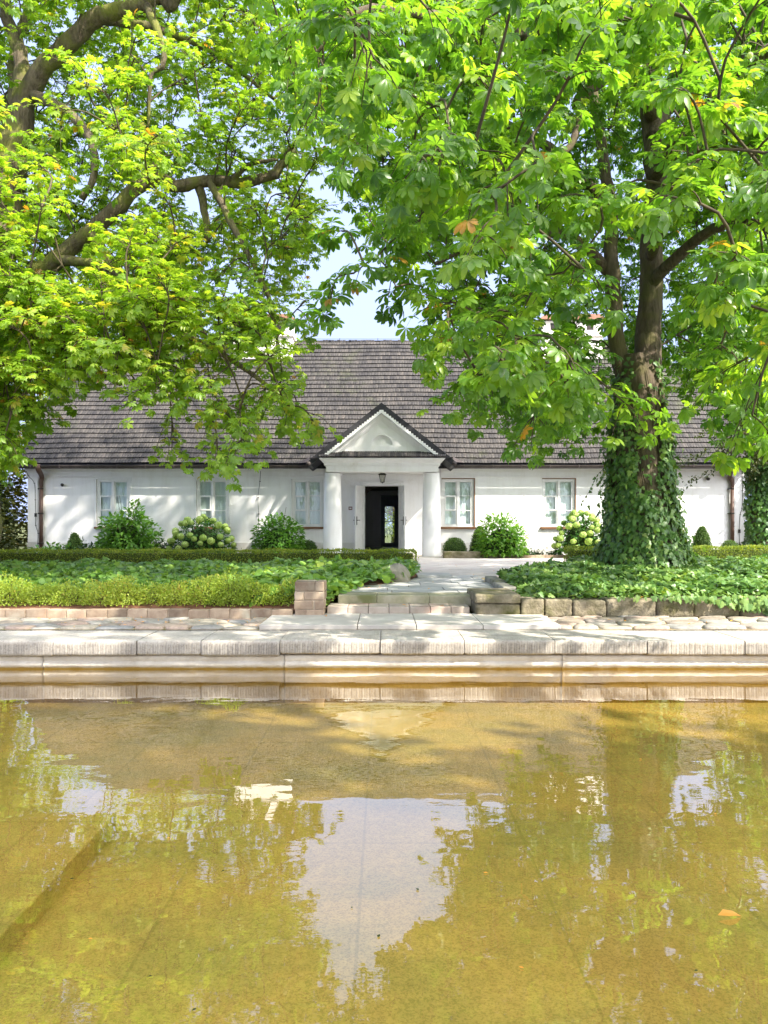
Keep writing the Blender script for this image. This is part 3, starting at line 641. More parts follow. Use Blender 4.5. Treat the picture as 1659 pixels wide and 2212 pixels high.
bed('left_soil', lambda Y: np.full_like(Y, -14), ledge_x, 9.90, 16.2, M['mulch'], lambda X, Y: np.interp(Y, [9.9, 10.1, 11, 14, 16.2], [.41, .44, .54, .59, .60]) + .01 * np.sin(X * 9 + Y * 5))
def redge_x(Y): return np.interp(Y, [9.9, 10.9, 11, 13.2, 14.5, 16.5], [1.76, 1.78, 1.9, 1.95, 3.3, 3.75])
bed('right_soil', redge_x, lambda Y: np.full_like(Y, 16), 10.1, 16.5, M['soil'], lambda X, Y: np.interp(Y, [10.0, 10.3, 12, 16.5], [.53, .56, .60, .62]) + .01 * np.sin(X * 9 + Y * 5))
bed('front_bed_soil', lambda Y: np.full_like(Y, -16), lambda Y: np.full_like(Y, -1.75), 16.2, 23.25, M['soil'], lambda X, Y: .625 + .015 * np.sin(X * 4) * np.sin(Y * 3))
bed('front_bed_soil', lambda Y: np.interp(Y, [16.5, 21.6, 21.65, 23.3], [3.8, 6.0, 1.75, 1.75]), lambda Y: np.full_like(Y, 16), 16.5, 23.25, M['soil'], lambda X, Y: .655 + .01 * np.sin(X * 4) * np.sin(Y * 3))

# ================================================================== THE HOUSE
house = empty('manor_house', (0, 23.3, .65), 'long low white manor house with steep wooden shingle roof and columned porch', 'house')
WY = 23.2; GZ = .55; WT = 3.30; XL, XR = -10.8, 10.95
def px(x, Y=WY): return (x - CX) * Y / F
def pz(y, Y=WY): return HC - (y - YH) * Y / F
def holed_wall(name, xs, zs, y0, y1, solid, m, parent, along='x'):
    mb = MB(); nx, nz = len(xs) - 1, len(zs) - 1
    S = lambda i, k: 0 <= i < nx and 0 <= k < nz and solid((xs[i] + xs[i + 1]) / 2, (zs[k] + zs[k + 1]) / 2)
    q = lambda *p: mb.add(p, [(0, 1, 2, 3)], .5)
    for i in range(nx):
        for k in range(nz):
            if not S(i, k): continue
            a, b, c, d = xs[i], xs[i + 1], zs[k], zs[k + 1]
            q((a, y0, c), (b, y0, c), (b, y0, d), (a, y0, d)); q((b, y1, c), (a, y1, c), (a, y1, d), (b, y1, d))
            if not S(i - 1, k): q((a, y1, c), (a, y0, c), (a, y0, d), (a, y1, d))
            if not S(i + 1, k): q((b, y0, c), (b, y1, c), (b, y1, d), (b, y0, d))
            if not S(i, k - 1): q((a, y0, c), (a, y1, c), (b, y1, c), (b, y0, c))
            if not S(i, k + 1): q((a, y0, d), (b, y0, d), (b, y1, d), (a, y1, d))
    return mb.build(name, m, parent)
wins = [(px(208), px(280)), (px(424), px(494)), (px(630), px(698)), (px(954), px(1024)), (px(1171), px(1242)), (px(1388), px(1458))]
WZ0, WZ1 = pz(1138), pz(1035)
DX0, DX1, DZ1 = px(788), px(861), pz(1049.5)
holes = [(a, b, WZ0, WZ1) for a, b in wins] + [(DX0, DX1, .70, DZ1)]
xs = sorted({XL, XR} | {v for h in holes for v in h[:2]}); zs = sorted({GZ, .70, WZ0, WZ1, DZ1, WT})
solid = lambda x, z: not any(a < x < b and c < z < d for a, b, c, d in holes)
holed_wall('wall', xs, zs, WY, WY + .45, solid, M['plaster'], house)
BY = 31.2
bx0, bx1, bz0, bz1 = px(826, BY), px(861, BY), .72, 2.75
holed_wall('wall', [XL, bx0, bx1, XR], [GZ, bz0, bz1, WT], BY - .4, BY, lambda x, z: not (bx0 < x < bx1 and bz0 < z < bz1), M['plaster'], house)
# gable walls with their triangular tops
ER_Y, ER_Z, RY, RZ = 22.85, 3.40, 27.1, 8.08           # eave line and ridge line of the front roof plane
SL = (RZ - ER_Z) / (RY - ER_Y); VX0, VX1 = -10.9, 11.05; BRK = 5.85; BRY = ER_Y + (BRK - ER_Z) / SL
BE_Y = 2 * RY - ER_Y
for x0, x1 in ((XL, XL + .4), (XR - .4, XR)):
    MB().prism_x([(WY + .451, GZ), (BY - .401, GZ), (BY - .401, WT), (2 * RY - BRY - .1, BRK - .25), (BRY + .1, BRK - .25), (WY + .451, WT)], x0, x1).build('gable_wall', M['plaster'], house)
# hall seen through the open door
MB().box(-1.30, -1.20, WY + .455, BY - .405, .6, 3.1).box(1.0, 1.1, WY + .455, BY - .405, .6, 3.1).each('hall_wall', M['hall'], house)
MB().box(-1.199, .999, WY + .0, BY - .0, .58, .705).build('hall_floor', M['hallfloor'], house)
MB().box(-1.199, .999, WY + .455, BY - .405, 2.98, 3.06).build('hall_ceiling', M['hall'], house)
ay, ar, acx, at_ = 25.6, .42, -.215, 2.84       # arched partition
arc = [(acx - ar * math.cos(a), at_ - ar + ar * math.sin(a)) for a in np.linspace(0, math.pi / 2, 14)]
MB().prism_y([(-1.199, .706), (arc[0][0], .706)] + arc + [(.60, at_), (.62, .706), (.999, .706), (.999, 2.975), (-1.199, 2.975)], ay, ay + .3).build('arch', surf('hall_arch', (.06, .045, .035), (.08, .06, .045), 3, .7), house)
# back door with a tall glass pane
gx0, gx1, gz0, gz1 = px(831.5, BY), px(851.5, BY), pz(1172, BY), pz(1095, BY)
bd = holed_wall('back_door', [bx0 - .05, gx0, gx1, bx1 + .05], [bz0 - .01, gz0, gz1, bz1 + .03], BY - .47, BY - .41, lambda x, z: not (gx0 < x < gx1 and gz0 < z < gz1), M['backdoor'], house)
g = MB().box(gx0 + .001, gx1 - .001, BY - .45, BY - .444, gz0 + .001, gz1 - .001).build('glass_pane', M['glass'], bd)
MB().box(gx0, gx1, BY - .464, BY - .452, (gz0 + gz1) / 2 + .12, (gz0 + gz1) / 2 + .145).build('glazing_bar', M['backdoor'], bd)

# windows: casing, two sashes of three panes, blind behind
def window(i, a, b):
    right = i >= 3
    fr = MB(); y = WY + .03; z0, z1 = WZ0, WZ1; t = .055; mid = (a + b) / 2
    a_, b_ = a + .012, b - .012
    fr.box(a_, a_ + t, y, y + .07, z0, z1).box(b_ - t, b_, y, y + .07, z0, z1).box(a_ + t, b_ - t, y, y + .07, z1 - t, z1 - .002).box(a_ + t, b_ - t, y, y + .07, z0 + .002, z0 + t * .8)
    fr.box(mid - .026, mid + .026, y - .012, y + .06, z0 + t * .8, z1 - t)
    f = fr.build('window', M['white_paint'], house, bevel=.004)
    for sgn, (sa, sb) in enumerate(((a_ + t, mid - .026), (mid + .026, b_ - t))):
        s = MB(); r = .034; h0, h1 = z0 + t * .8, z1 - t; yy = y + .012; sa += .002; sb -= .002
        s.box(sa, sa + r, yy, yy + .045, h0 + .002, h1 - .002).box(sb - r, sb, yy, yy + .045, h0 + .002, h1 - .002).box(sa + r, sb - r, yy, yy + .045, h1 - r, h1 - .002).box(sa + r, sb - r, yy, yy + .045, h0 + .002, h0 + r * 1.1)
        for q in (1, 2):
            zz = h0 + (h1 - h0) * q / 3; s.box(sa + r, sb - r, yy + .004, yy + .04, zz - .013, zz + .013)
        if sgn == 0:      # the little opening pane has its own frame
            za, zb = h0 + (h1 - h0) / 3 + .013, h0 + (h1 - h0) * 2 / 3 - .013; q = .026
            s.box(sa + r - .012, sb - r + .012, yy - .014, yy - .001, zb - q, zb + .008).box(sa + r - .012, sb - r + .012, yy - .014, yy - .001, za - .008, za + q)
            s.box(sa + r - .012, sa + r + q, yy - .014, yy - .001, za + q, zb - q).box(sb - r - q, sb - r + .012, yy - .014, yy - .001, za + q, zb - q)
        s.build('sash', M['white_paint'], f, bevel=.003)
    MB().box(a_ + t, b_ - t, y + .066, y + .069, z0 + .04, z1 - .04).build('glass_pane', M['glass'], f)
    # blind just behind the glass
    nb_ = 40; X = np.linspace(a + .002, b - .002, nb_); V = np.concatenate([np.c_[X, WY + .15 + .006 * np.sin(X * 60) + .004 * np.sin(X * 23), np.full(nb_, zz)] for zz in (z0, z1 - .002)])
    link('blind', np_mesh('blind', V, [np.array([(j, j + 1, nb_ + j + 1, nb_ + j) for j in range(nb_ - 1)])], smooth=True), M['blind'], f)
    # raised plaster or timber surround
    sm = M['brown_paint'] if right else M['plaster']
    c = MB(); e = .03 if right else .05; d = .018
    if not right: c.box(a - e, a - .0015, WY - d, WY + .05, z0, z1 + e)
    c.box(b + .0015, b + e, WY - d, WY + .05, z0, z1 + e).box(a - .0014, b + .0014, WY - d, WY + .05, z1 + .0015, z1 + e)
    sr = c.build('surround', sm if right else M['white_paint'], f)
    MB().box(a - .05, b + .05, WY - .075, WY + .06, z0 - .065, z0 - .0015).build('sill', M['brown_paint'], f, bevel=.006)
for i, (a, b) in enumerate(wins): window(i, a, b)

# plinth, frieze and mouldings
MB().box(XL - .03, DX0 - .18, WY - .03, WY - .001, .5, pz(1172)).box(DX1 + .18, XR + .03, WY - .03, WY - .001, .5, pz(1172)).each('plinth', M['plaster_stain'], house, bevel=.006)
fz = pz(1028)
c = MB()
for xa, xb in ((XL - .06, px(700)), (px(952), XR + .06)):
    c.box(xa, xb, WY - .035, WY - .001, fz, WT - .10).box(xa, xb, WY - .055, WY - .001, fz - .03, fz - .0005).box(xa, xb, WY - .10, WY - .001, WT - .0995, WT - .03).box(xa, xb, WY - .15, WY - .001, WT - .0295, WT + .04)
c.build('cornice', M['plaster'], house, bevel=.008)
MB().box(XL - .001, px(83), WY - .045, WY - .002, pz(1172), fz - .031).box(px(1585), XR + .001, WY - .045, WY - .002, pz(1172), fz - .031).each('corner_pilaster', M['plaster'], house, bevel=.004)

# ---- the shingle roof: every shingle its own wedge, all one surface pattern
def shingles(name, edge, e0, e1, w0=.085, expo=None, rows=28, seed=0, normal=None, thick=.022, m=None):
    """edge(t)->(xmin,xmax) at fraction t of the slope; e0,e1 = (y,z) of eave and ridge"""
    g = np.random.default_rng(seed); (ya, za), (yb, zb) = e0, e1; Ls = math.hypot(yb - ya, zb - za); uy, uz = (yb - ya) / Ls, (zb - za) / Ls; ny, nz_ = -uz * np.sign(uy), uy * np.sign(uy)
    V = []; A = []; ex = Ls / rows
    for r in range(rows):
        t = r / rows; x0, x1 = edge(min(1, t + .5 / rows)); xe = np.array([x0]); x = x0; xs_ = [x0]
        while x < x1 - .04: x = min(x1, x + w0 * g.uniform(.65, 1.35)); xs_.append(x)
        tone = g.normal() * .05
        for a, b in zip(xs_[:-1], xs_[1:]):
            lo = r * ex - g.uniform(0, .007) - .004 * math.sin(a * 1.3 + r); hi = (r + 1) * ex + .03; h0 = thick + g.uniform(0, .005) + .030; h1 = .016
            P = lambda s_, h, xx: (xx, ya + uy * s_ + ny * h, za + uz * s_ + nz_ * h)
            gp = .0015
            V.append([P(lo, h0, a + gp), P(lo, h0, b - gp), P(hi, h1, b - gp), P(hi, h1, a + gp), P(lo + .001, h0 - .002, a + gp), P(lo + .001, h0 - .002, b - gp), P(lo + .03, h0 - thick - .026, a + gp), P(lo + .03, h0 - thick - .026, b - gp)])
            q_ = np.clip(.5 + tone + g.normal() * .2, 0.05, 1); A.append([q_] * 4 + [0] * 4)      # sawn ends painted dark as the shadow line under each course
    V = np.array(V); V[..., 2] += .011 * np.sin(V[..., 0] * .8 + 1) + .006 * np.sin(V[..., 0] * 2.3 + V[..., 1]); n = len(V); b = np.arange(n)[:, None] * 8
    Q = np.concatenate([b + np.array([[0, 1, 2, 3]]), b + np.array([[6, 7, 5, 4]])]); T = np.concatenate([b + np.array([[0, 3, 6]]), b + np.array([[1, 7, 2]])])
    if uy < 0: Q = Q[:, ::-1]; T = T[:, ::-1]
    return np_mesh(name, V.reshape(-1, 3), [Q, T], np.array(A).ravel())
HX0, HX1 = -8.62, 8.77
def edge(t):
    z = ER_Z + (RZ - ER_Z) * t
    if z <= BRK: return VX0, VX1
    k = (z - BRK) / (RZ - BRK); return VX0 + (HX0 - VX0) * k, VX1 + (HX1 - VX1) * k
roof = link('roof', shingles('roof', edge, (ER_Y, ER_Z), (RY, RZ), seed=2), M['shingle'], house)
# closed roof body below the shingles (front, back, half hips)
def rp(x, z, back=False, o=0.0): y = ER_Y + (z - ER_Z) / SL; return (x, (2 * RY - y) if back else y, z - o)
deck = MB(); V = [rp(VX0, ER_Z), rp(VX1, ER_Z), rp(VX1, BRK), (HX1, RY, RZ), (HX0, RY, RZ), rp(VX0, BRK), rp(VX0, ER_Z, 1), rp(VX1, ER_Z, 1), rp(VX1, BRK, 1), rp(VX0, BRK, 1)]
V = [(x, y, z - .025) for x, y, z in V]; V2 = [(x, y, z - .12) for x, y, z in V]
deck.add(V + V2, [(0, 1, 2, 3, 4, 5), (6, 9, 4, 3, 8, 7), (5, 4, 9), (2, 8, 3), (10, 15, 14, 13, 12, 11), (16, 17, 18, 13, 14, 19), (15, 19, 14), (12, 13, 18),
    (0, 10, 11, 1), (6, 7, 17, 16), (0, 5, 15, 10), (5, 9, 19, 15), (9, 6, 16, 19), (1, 11, 12, 2), (2, 12, 18, 8), (8, 18, 17, 7)], .4)
deck.build('roof_deck', M['char'], roof)
rc = MB(); n = 170; xs_ = np.linspace(HX0, HX1, n + 1)
for a, b in zip(xs_[:-1], xs_[1:]):      # ridge course with little points
    h = rng.uniform(.03, .055); rc.box(a + .003, b - .003, RY - .07, RY - .03, RZ - .10, RZ + h, rng.random())
rc.tube([(HX0, RY, RZ + .10), (HX1, RY, RZ + .10)], .008, 5)
for x_ in np.arange(HX0 + .3, HX1, 1.35): rc.tube([(x_, RY, RZ), (x_, RY, RZ + .13)], .010, 5)
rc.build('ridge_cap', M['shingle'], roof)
for x_, hx_ in ((VX0, HX0), (VX1, HX1)):
    hp = MB(); n = 16; P = np.array([rp(x_, BRK, o=-.05)] + [(hx_, RY, RZ + .05)]); 
    for q in range(n): a = P[0] + (P[1] - P[0]) * q / n; b = P[0] + (P[1] - P[0]) * (q + 1.1) / n; hp.tube([a, b], [.075, .055], 6, rnd=rng.random())
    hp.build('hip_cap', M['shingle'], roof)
    vg = MB(); vg.prism_x([(ER_Y - .04, ER_Z + .02), (BRY, BRK + .09), (BRY, BRK - .10), (ER_Y + .02, ER_Z - .12)], x_ - .03, x_ + .012); vg.build('verge_board', M['char'], roof)
# chimneys straddling the ridge
for (xa, xb), zt in (((px(512, 27), px(636, 27)), pz(697, 26.6)), ((px(1162, 27), px(1290, 27)), pz(697, 26.6))):
    ch = MB().box(xa, xb, RY - .75, RY + .45, RZ - 1.3, zt).box(xa - .06, xb + .06, RY - .81, RY + .51, zt - .55, zt - .45).build('chimney', M['chimney'], house, bevel=.01)
    k = MB(); k.prism_y([(xa - .12, zt + .03), (xb + .12, zt + .03), (xb - .1, zt + .20), (xa + .1, zt + .20)], RY - .87, RY + .57); k.build('chimney_cap', M['tile'], ch)
    k = MB()
    for u in (.2, .5, .8): k.box(xa + (xb - xa) * u - .12, xa + (xb - xa) * u + .12, RY - .755, RY - .74, zt - .32, zt - .08)
    k.each('flue_opening', M['iron'], ch)

# ---- gutters and downpipes
gt = MB()
for xa, xb in ((VX0, -2.02), (1.98, VX1)):
    pr_ = [(ER_Y - .13 + .065 * math.cos(a), ER_Z - .055 + .075 * math.sin(a)) for a in np.linspace(math.pi, 2 * math.pi, 9)]
    pr_ = pr_ + [(y_ , z_) for y_, z_ in [(ER_Y - .075, ER_Z - .055), (ER_Y - .185, ER_Z - .055)]]
    gt.prism_x(pr_, xa, xb)
    for x_ in np.arange(xa + .4, xb, .85): gt.box(x_, x_ + .02, ER_Y - .20, ER_Y - .05, ER_Z - .135, ER_Z - .04)
gt.build('gutter', M['gutter'], house)
for s_, xt, xb in ((0, px(84, 22.75), px(92)), (1, px(1578, 22.75), px(1578.5))):
    d = MB(); d.tube(curve([(xt, ER_Y - .13, ER_Z - .06), (xt, ER_Y - .13, ER_Z - .18), (xt + (xb - xt) * .6, WY - .14, ER_Z - .36), (xb, WY - .1, ER_Z - .52), (xb, WY - .1, ER_Z - .7)], 14), np.linspace(.085, .056, 14), 12)
    d.tube([(xb, WY - .1, ER_Z - .66), (xb, WY - .1, .58)], .056, 12)
    p = d.build('downpipe', M['pipe'], house, smooth=True)
    k = MB()
    for zz in (ER_Z - .75, 1.9, 1.0): k.tube([(xb, WY - .1, zz), (xb, WY - .1, zz + .04)], .066, 12).box(xb - .10, xb - .07, WY - .11, WY - .0, zz, zz + .03)
    k.each('pipe_clip', M['iron'], p, per=2)

# ---- the porch
PY = 21.5
for cx_ in (px(718.5, 21.78), px(932, 21.78)):
    zb, zt_ = .66, pz(1019, PY); H = zt_ - zb
    prof = [(.0, zb), (.272, zb)] + [(.272 - .046 * (u ** 1.7), zb + H * u) for u in np.linspace(0.02, .985, 14)] + [(.225, zt_ - .02), (.0, zt_ - .001)]
    MB().lathe(prof, cx_, 21.80, 40).build('column', M['plaster'], house, smooth=None)
FX0, FX1 = px(704, PY), px(947, PY)
z0, z1 = pz(1019, PY), pz(1005, PY); z2 = pz(989, PY - .18)
en = MB().box(FX0, FX1, PY, PY + .5, z0, z1)
for xa, xb in ((FX0, FX0 + .35), (FX1 - .35, FX1)): en.box(xa, xb, PY + .5, WY - .001, z0, z1)
en.build('entablature', M['plaster'], house, bevel=.008)
cn = MB(); pf = [(0, z1 - .001), (.05, z1 + .001), (.05, z1 + .05), (.09, z1 + .085), (.11, z1 + .12), (.16, z1 + .15), (.18, z2 - .01), (.18, z2)]
rows_ = []
for d, z in pf: rows_.append([(FX0 - d, WY - .05, z), (FX0 - d, PY - d, z), (FX1 + d, PY - d, z), (FX1 + d, WY - .05, z)])
Vv = [p for r in rows_ for p in r]; Fq = [(r * 4 + c, r * 4 + c + 1, r * 4 + 4 + c + 1, r * 4 + 4 + c) for r in range(len(pf) - 1) for c in range(3)] + [tuple(len(Vv) - 4 + c for c in range(4)), (3, 2, 1, 0)]
cn.add(Vv, Fq, .5).build('porch_cornice', M['plaster'], house)
MB().box(FX0 + .351, FX1 - .351, PY + .501, WY - .001, z0 + .06, z0 + .12).build('porch_ceiling', M['plaster'], house)
# skirt roof at the foot of the pediment
sk = MB(); g_ = np.random.default_rng(5)
ya, za, yb, zb = PY - .24, z2 + .015, PY + .03, pz(974, PY)
x = FX0 - .19; 
while x < FX1 + .19:
    w_ = g_.uniform(.05, .075); lo = g_.uniform(-.012, .012); x2 = min(x + w_, FX1 + .2)
    ins = max(0, 1 - (x - FX0 + .19) / .3) + max(0, 1 - (FX1 + .19 - x) / .3)
    sk.add([(x + .003, ya + lo, za + .03), ((x + x2) / 2, ya + lo - .02, za + .028), (x2 - .003, ya + lo, za + .03), (x2 - .003, yb, zb + .0), (x + .003, yb, zb + .0), (x + .003, ya + lo + .02, za), (x2 - .003, ya + lo + .02, za)],
        [(0, 1, 2, 3, 4), (5, 6, 2, 1, 0), (0, 4, 5), (2, 6, 3)], g_.random()); x = x2
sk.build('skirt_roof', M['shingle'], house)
# pediment wall with a half-round recess
AX, AZ = px(824, 21.5), pz(870, 21.4); HW = 1.95; RB = pz(989, 21.45)    # apex and half width of the porch roof
slp = (AZ - RB) / HW
def tri(off, zb): return HW - (zb - RB) / slp - off
tz = zb - .03; ty = PY + .02; hw = (AZ - .24 - tz) / slp
lx0, lx1, lz = px(801, ty), px(848, ty), pz(962.5, ty); lc, lr = (lx0 + lx1) / 2, (lx1 - lx0) / 2
arcp = [(lc - lr * math.cos(a), lz + lr * .96 * math.sin(a)) for a in np.linspace(0, math.pi, 25)]
pd = MB()
left = [(AX - hw, tz), (lx0, tz), (lx0, lz)] + arcp[1:13] + [(AX, AZ - .24)]
right = [(AX, AZ - .24)] + arcp[12:24] + [(lx1, lz), (lx1, tz), (AX + hw, tz)]
n1, n2 = len(left), len(right)
pd.add([(x, ty, z) for x, z in left], [tuple(range(n1))], .5); pd.add([(x, ty, z) for x, z in right], [tuple(range(n2))], .5)
pd.add([(lx0, ty, tz), (lx1, ty, tz), (lx1, ty, lz), (lx0, ty, lz)], [(0, 1, 2, 3)], .5)
k = len(arcp); pd.add([(x, ty, z) for x, z in arcp] + [(x, ty + .075, z) for x, z in arcp], [(i, i + 1, k + i + 1, k + i) for i in range(k - 1)] + [(k - 1, 0, k, 2 * k - 1), tuple(range(k, 2 * k))], .5)
pd.build('pediment', M['plaster'], house)
# raking mouldings (white) under a dark verge
def rake(y0, y1, o0, o1, name, m, x_end=0.0, teeth=0):
    mb = MB()
    for sg in (-1, 1):
        nx_, nz_ = math.sin(math.atan(slp)), math.cos(math.atan(slp))
        A1 = AZ - o0 / nz_; A2 = AZ - o1 / nz_; zb_ = RB + x_end
        p = [(AX, A1), (AX + sg * (A1 - zb_) / slp, zb_), (AX + sg * (A2 - zb_) / slp, zb_), (AX, A2)]
        if sg > 0: p = p[::-1]
        mb.prism_y(p, y0, y1)
        if teeth:
            Ls = math.hypot((A1 - zb_) / slp, A1 - zb_); n = int(Ls / teeth); ux, uz = sg * nz_, -nx_
            for q in range(n):
                s0, s1 = Ls * q / n, Ls * (q + 1) / n; b0 = (AX + ux * s0, A1 + uz * s0); b1 = (AX + ux * s1, A1 + uz * s1); h = .035
                t = (AX + ux * (s0 + s1) / 2 + sg * nx_ * h, A1 + uz * (s0 + s1) / 2 + nz_ * h); c_ = (b0[0] - sg * nx_ * .005, b0[1] - nz_ * .005), (b1[0] - sg * nx_ * .005, b1[1] - nz_ * .005)
                tp = [b0, t, b1]
                if sg < 0: tp = tp[::-1]
                mb.prism_y(tp, y0 + .001, y1 - .001)
    return mb.build(name, m, house)
rake(21.36, 21.44, .0, .19, 'verge_board', M['char'], -.02)
rake(21.345, 21.42, .165, .225, 'bargeboard', M['white_paint'], .02, teeth=.085)
rake(21.44, 21.60, .19, .26, 'raking_cornice', M['plaster'], .06)
rake(21.465, 21.60, .26, .33, 'raking_cornice', M['plaster'], .10)
rake(21.49, 21.60, .33, .375, 'raking_cornice', M['plaster'], .16)
# porch roof slabs running back into the main roof
pr_ = MB()
for sg in (-1, 1):
    yb_ = lambda z: ER_Y + (z - ER_Z) / SL + .05
    E = (AX + sg * (HW + .12), RB - .12 * slp)
    V = [(AX, 21.44, AZ), (E[0], 21.44, E[1]), (E[0], 23.0, E[1]), (AX, yb_(AZ), AZ)]; V += [(x, y, z - .17) for x, y, z in V]
    f = [(0, 1, 2, 3), (7, 6, 5, 4), (0, 4, 5, 1), (1, 5, 6, 2), (2, 6, 7, 3), (3, 7, 4, 0)]
    if sg > 0: f = [q[::-1] for q in f]
    pr_.add(V, f, .5)
pr_.build('porch_roof', M['char'], house)
# little side gutters with elbows
k = MB()
for sg in (-1, 1):
    ex = AX + sg * (HW + .10); k.tube(curve([(ex, 21.42, RB - .16), (ex, 22.4, RB - .17), (ex + sg * .03, ER_Y - .13, ER_Z - .07)], 10), .07, 10)
    k.add([(ex + sg * .02, 21.9, RB - .08), (ex + sg * .42, ER_Y - .14, ER_Z + .02), (ex + sg * .1, ER_Y + .1, ER_Z + .22)], [(0, 1, 2)] if sg < 0 else [(2, 1, 0)], .9)
k.each('side_gutter', M['gutter'], house)
# porch floor
MB().box(-1.75, 1.72, 21.44, WY - .031, .50, .668).build('porch_floor', M['slab'], house, bevel=.01)
# door frame, leaves, handles
dz0 = .672
fr = MB(); c0, c1, ctop = px(771), px(879), pz(1042)
fr.box(DX0 - .09, DX0, WY - .04, WY + .12, dz0, DZ1).box(DX1, DX1 + .09, WY - .04, WY + .12, dz0, DZ1).box(DX0 - .09, DX1 + .09, WY - .04, WY + .12, DZ1 + .001, DZ1 + .09).box(DX0 - .16, DX1 + .16, WY - .08, WY + .02, DZ1 + .091, DZ1 + .13)
fr.build('door_frame', M['white_paint'], house, bevel=.006)
def leaf(hx, ang, name='door'):
    Ld = .50; t = .045; H0, H1 = dz0 + .01, DZ1 - .01; c_, s_ = math.cos(ang), math.sin(ang)
    def T(u, v, z): return (hx + u * c_ - v * s_, WY - .05 - (u * s_ + v * c_) * 1, z)
    def bx(mb, u0, u1, v0, v1, a, b): mb.add([T(u, v, z) for z in (a, b) for v in (v0, v1) for u in (u0, u1)], [(0, 2, 3, 1), (4, 5, 7, 6), (0, 1, 5, 4), (2, 6, 7, 3), (0, 4, 6, 2), (1, 3, 7, 5)], .5)
    mb = MB(); bx(mb, 0, Ld, 0, t, H0, H1)
    for (a, b) in ((.12, .62), (.74, 1.2), (1.32, 1.9)):
        for v0, v1 in ((t + .0002, t + .012), (-.012, -.0002)):
            bx(mb, .06, Ld - .06, v0, v1, H0 + a, H0 + a + .025); bx(mb, .06, Ld - .06, v0, v1, H0 + b - .025, H0 + b); bx(mb, .06, .085, v0, v1, H0 + a + .0252, H0 + b - .0252); bx(mb, Ld - .085, Ld - .06, v0, v1, H0 + a + .0252, H0 + b - .0252)
            bx(mb, .12, Ld - .12, v0, v1 if v0 > 0 else v1, H0 + a + .06, H0 + b - .06)
    d = mb.build(name, M['white_paint'], house, bevel=.003)
    h = MB(); zz = H0 + 1.02
    for v0, v1 in ((t + .012, t + .02), (-.02, -.012)): bx(h, Ld - .055, Ld - .02, v0, v1, zz - .13, zz + .12)
    for v in (t + .05, -.05): bx(h, Ld - .16, Ld - .03, v - .008, v + .008, zz + .0, zz + .018)
    bx(h, Ld - .045, Ld - .03, -.06, t + .06, zz, zz + .018)
    h.build('door_handle', M['iron'], d)
leaf(DX0 - .02, R(118)); leaf(DX1 + .045, R(72))

# ---- things fixed to or hanging from the house
lx, ly, lzt = px(826, 22.3), 22.35, pz(1019, 22.3) + .04
lt = empty('lantern', (lx, ly, lzt - .4), 'small black iron lantern with glass hanging above the open door', 'lantern')
f = MB(); zt, zb_ = lzt - .12, lzt - .345
f.tube([(lx, ly, lzt + .06), (lx, ly, zt + .05)], .006, 6)
tp = [(lx + dx * .095, ly + dy * .095, zt) for dx, dy in ((-1, -1), (1, -1), (1, 1), (-1, 1))]; bt = [(lx + dx * .052, ly + dy * .052, zb_) for dx, dy in ((-1, -1), (1, -1), (1, 1), (-1, 1))]
for a in range(4):
    f.tube([tp[a], bt[a]], .007, 5); f.tube([tp[a], tp[(a + 1) % 4]], .009, 5); f.tube([bt[a], bt[(a + 1) % 4]], .007, 5)
f.add([(x, y, zt + .005) for x, y, z in [(lx + dx * .12, ly + dy * .12, 0) for dx, dy in ((-1, -1), (1, -1), (1, 1), (-1, 1))]] + [(lx, ly, zt + .075)], [(0, 1, 4), (1, 2, 4), (2, 3, 4), (3, 0, 4), (3, 2, 1, 0)])
f.tube([(lx, ly, zb_ - .03), (lx, ly, zb_)], .02, 6)
f.build('frame', M['iron'], lt)
gg = MB()
for a in range(4): b = (a + 1) % 4; gg.add([tp[a], tp[b], bt[b], bt[a]], [(0, 1, 2, 3)])
gg.build('lantern_glass', M['lampglass'], lt)
MB().tube([(lx, ly, zb_), (lx, ly, zb_ + .11)], .014, 8).build('candle', M['white_paint'], lt)
pq = empty('wall_plaque', (px(757), WY, pz(1098)), 'tiny square dark red and white plaque on the porch wall left of the door', 'plaque')
x_, z_ = px(757), pz(1098)
MB().box(x_ - .055, x_ + .055, WY - .015, WY - .001, z_ - .05, z_ + .05).build('plate', surf('dark_red_enamel', (.16, .05, .04), (.2, .07, .05), 9, .4), pq, bevel=.003)
MB().box(x_ - .035, x_ + .035, WY - .018, WY - .0155, z_ - .022, z_ + .022).build('emblem', M['white_paint'], pq)
for i, (x, y) in enumerate(((136, 1046.5), (1526, 1033.5))):
    x_, z_ = px(x), pz(y)
    cm = empty('security_camera', (x_, WY, z_), ['tiny dark dome camera on the white wall beside the left downpipe', 'tiny dark camera on the white wall near the right downpipe under the yew twigs'][i], 'camera', 'small cameras on the front wall')
    MB().tube([(x_, WY - .001, z_), (x_, WY - .05, z_)], .03, 10).build('mount', M['white_paint'], cm)
    MB().tube([(x_ + .0, WY - .045, z_ - .005), (x_ + .01, WY - .08, z_ - .015), (x_ + .03, WY - .12, z_ - .03)], [.038, .05, .042], 12).build('camera_body', M['iron'], cm)
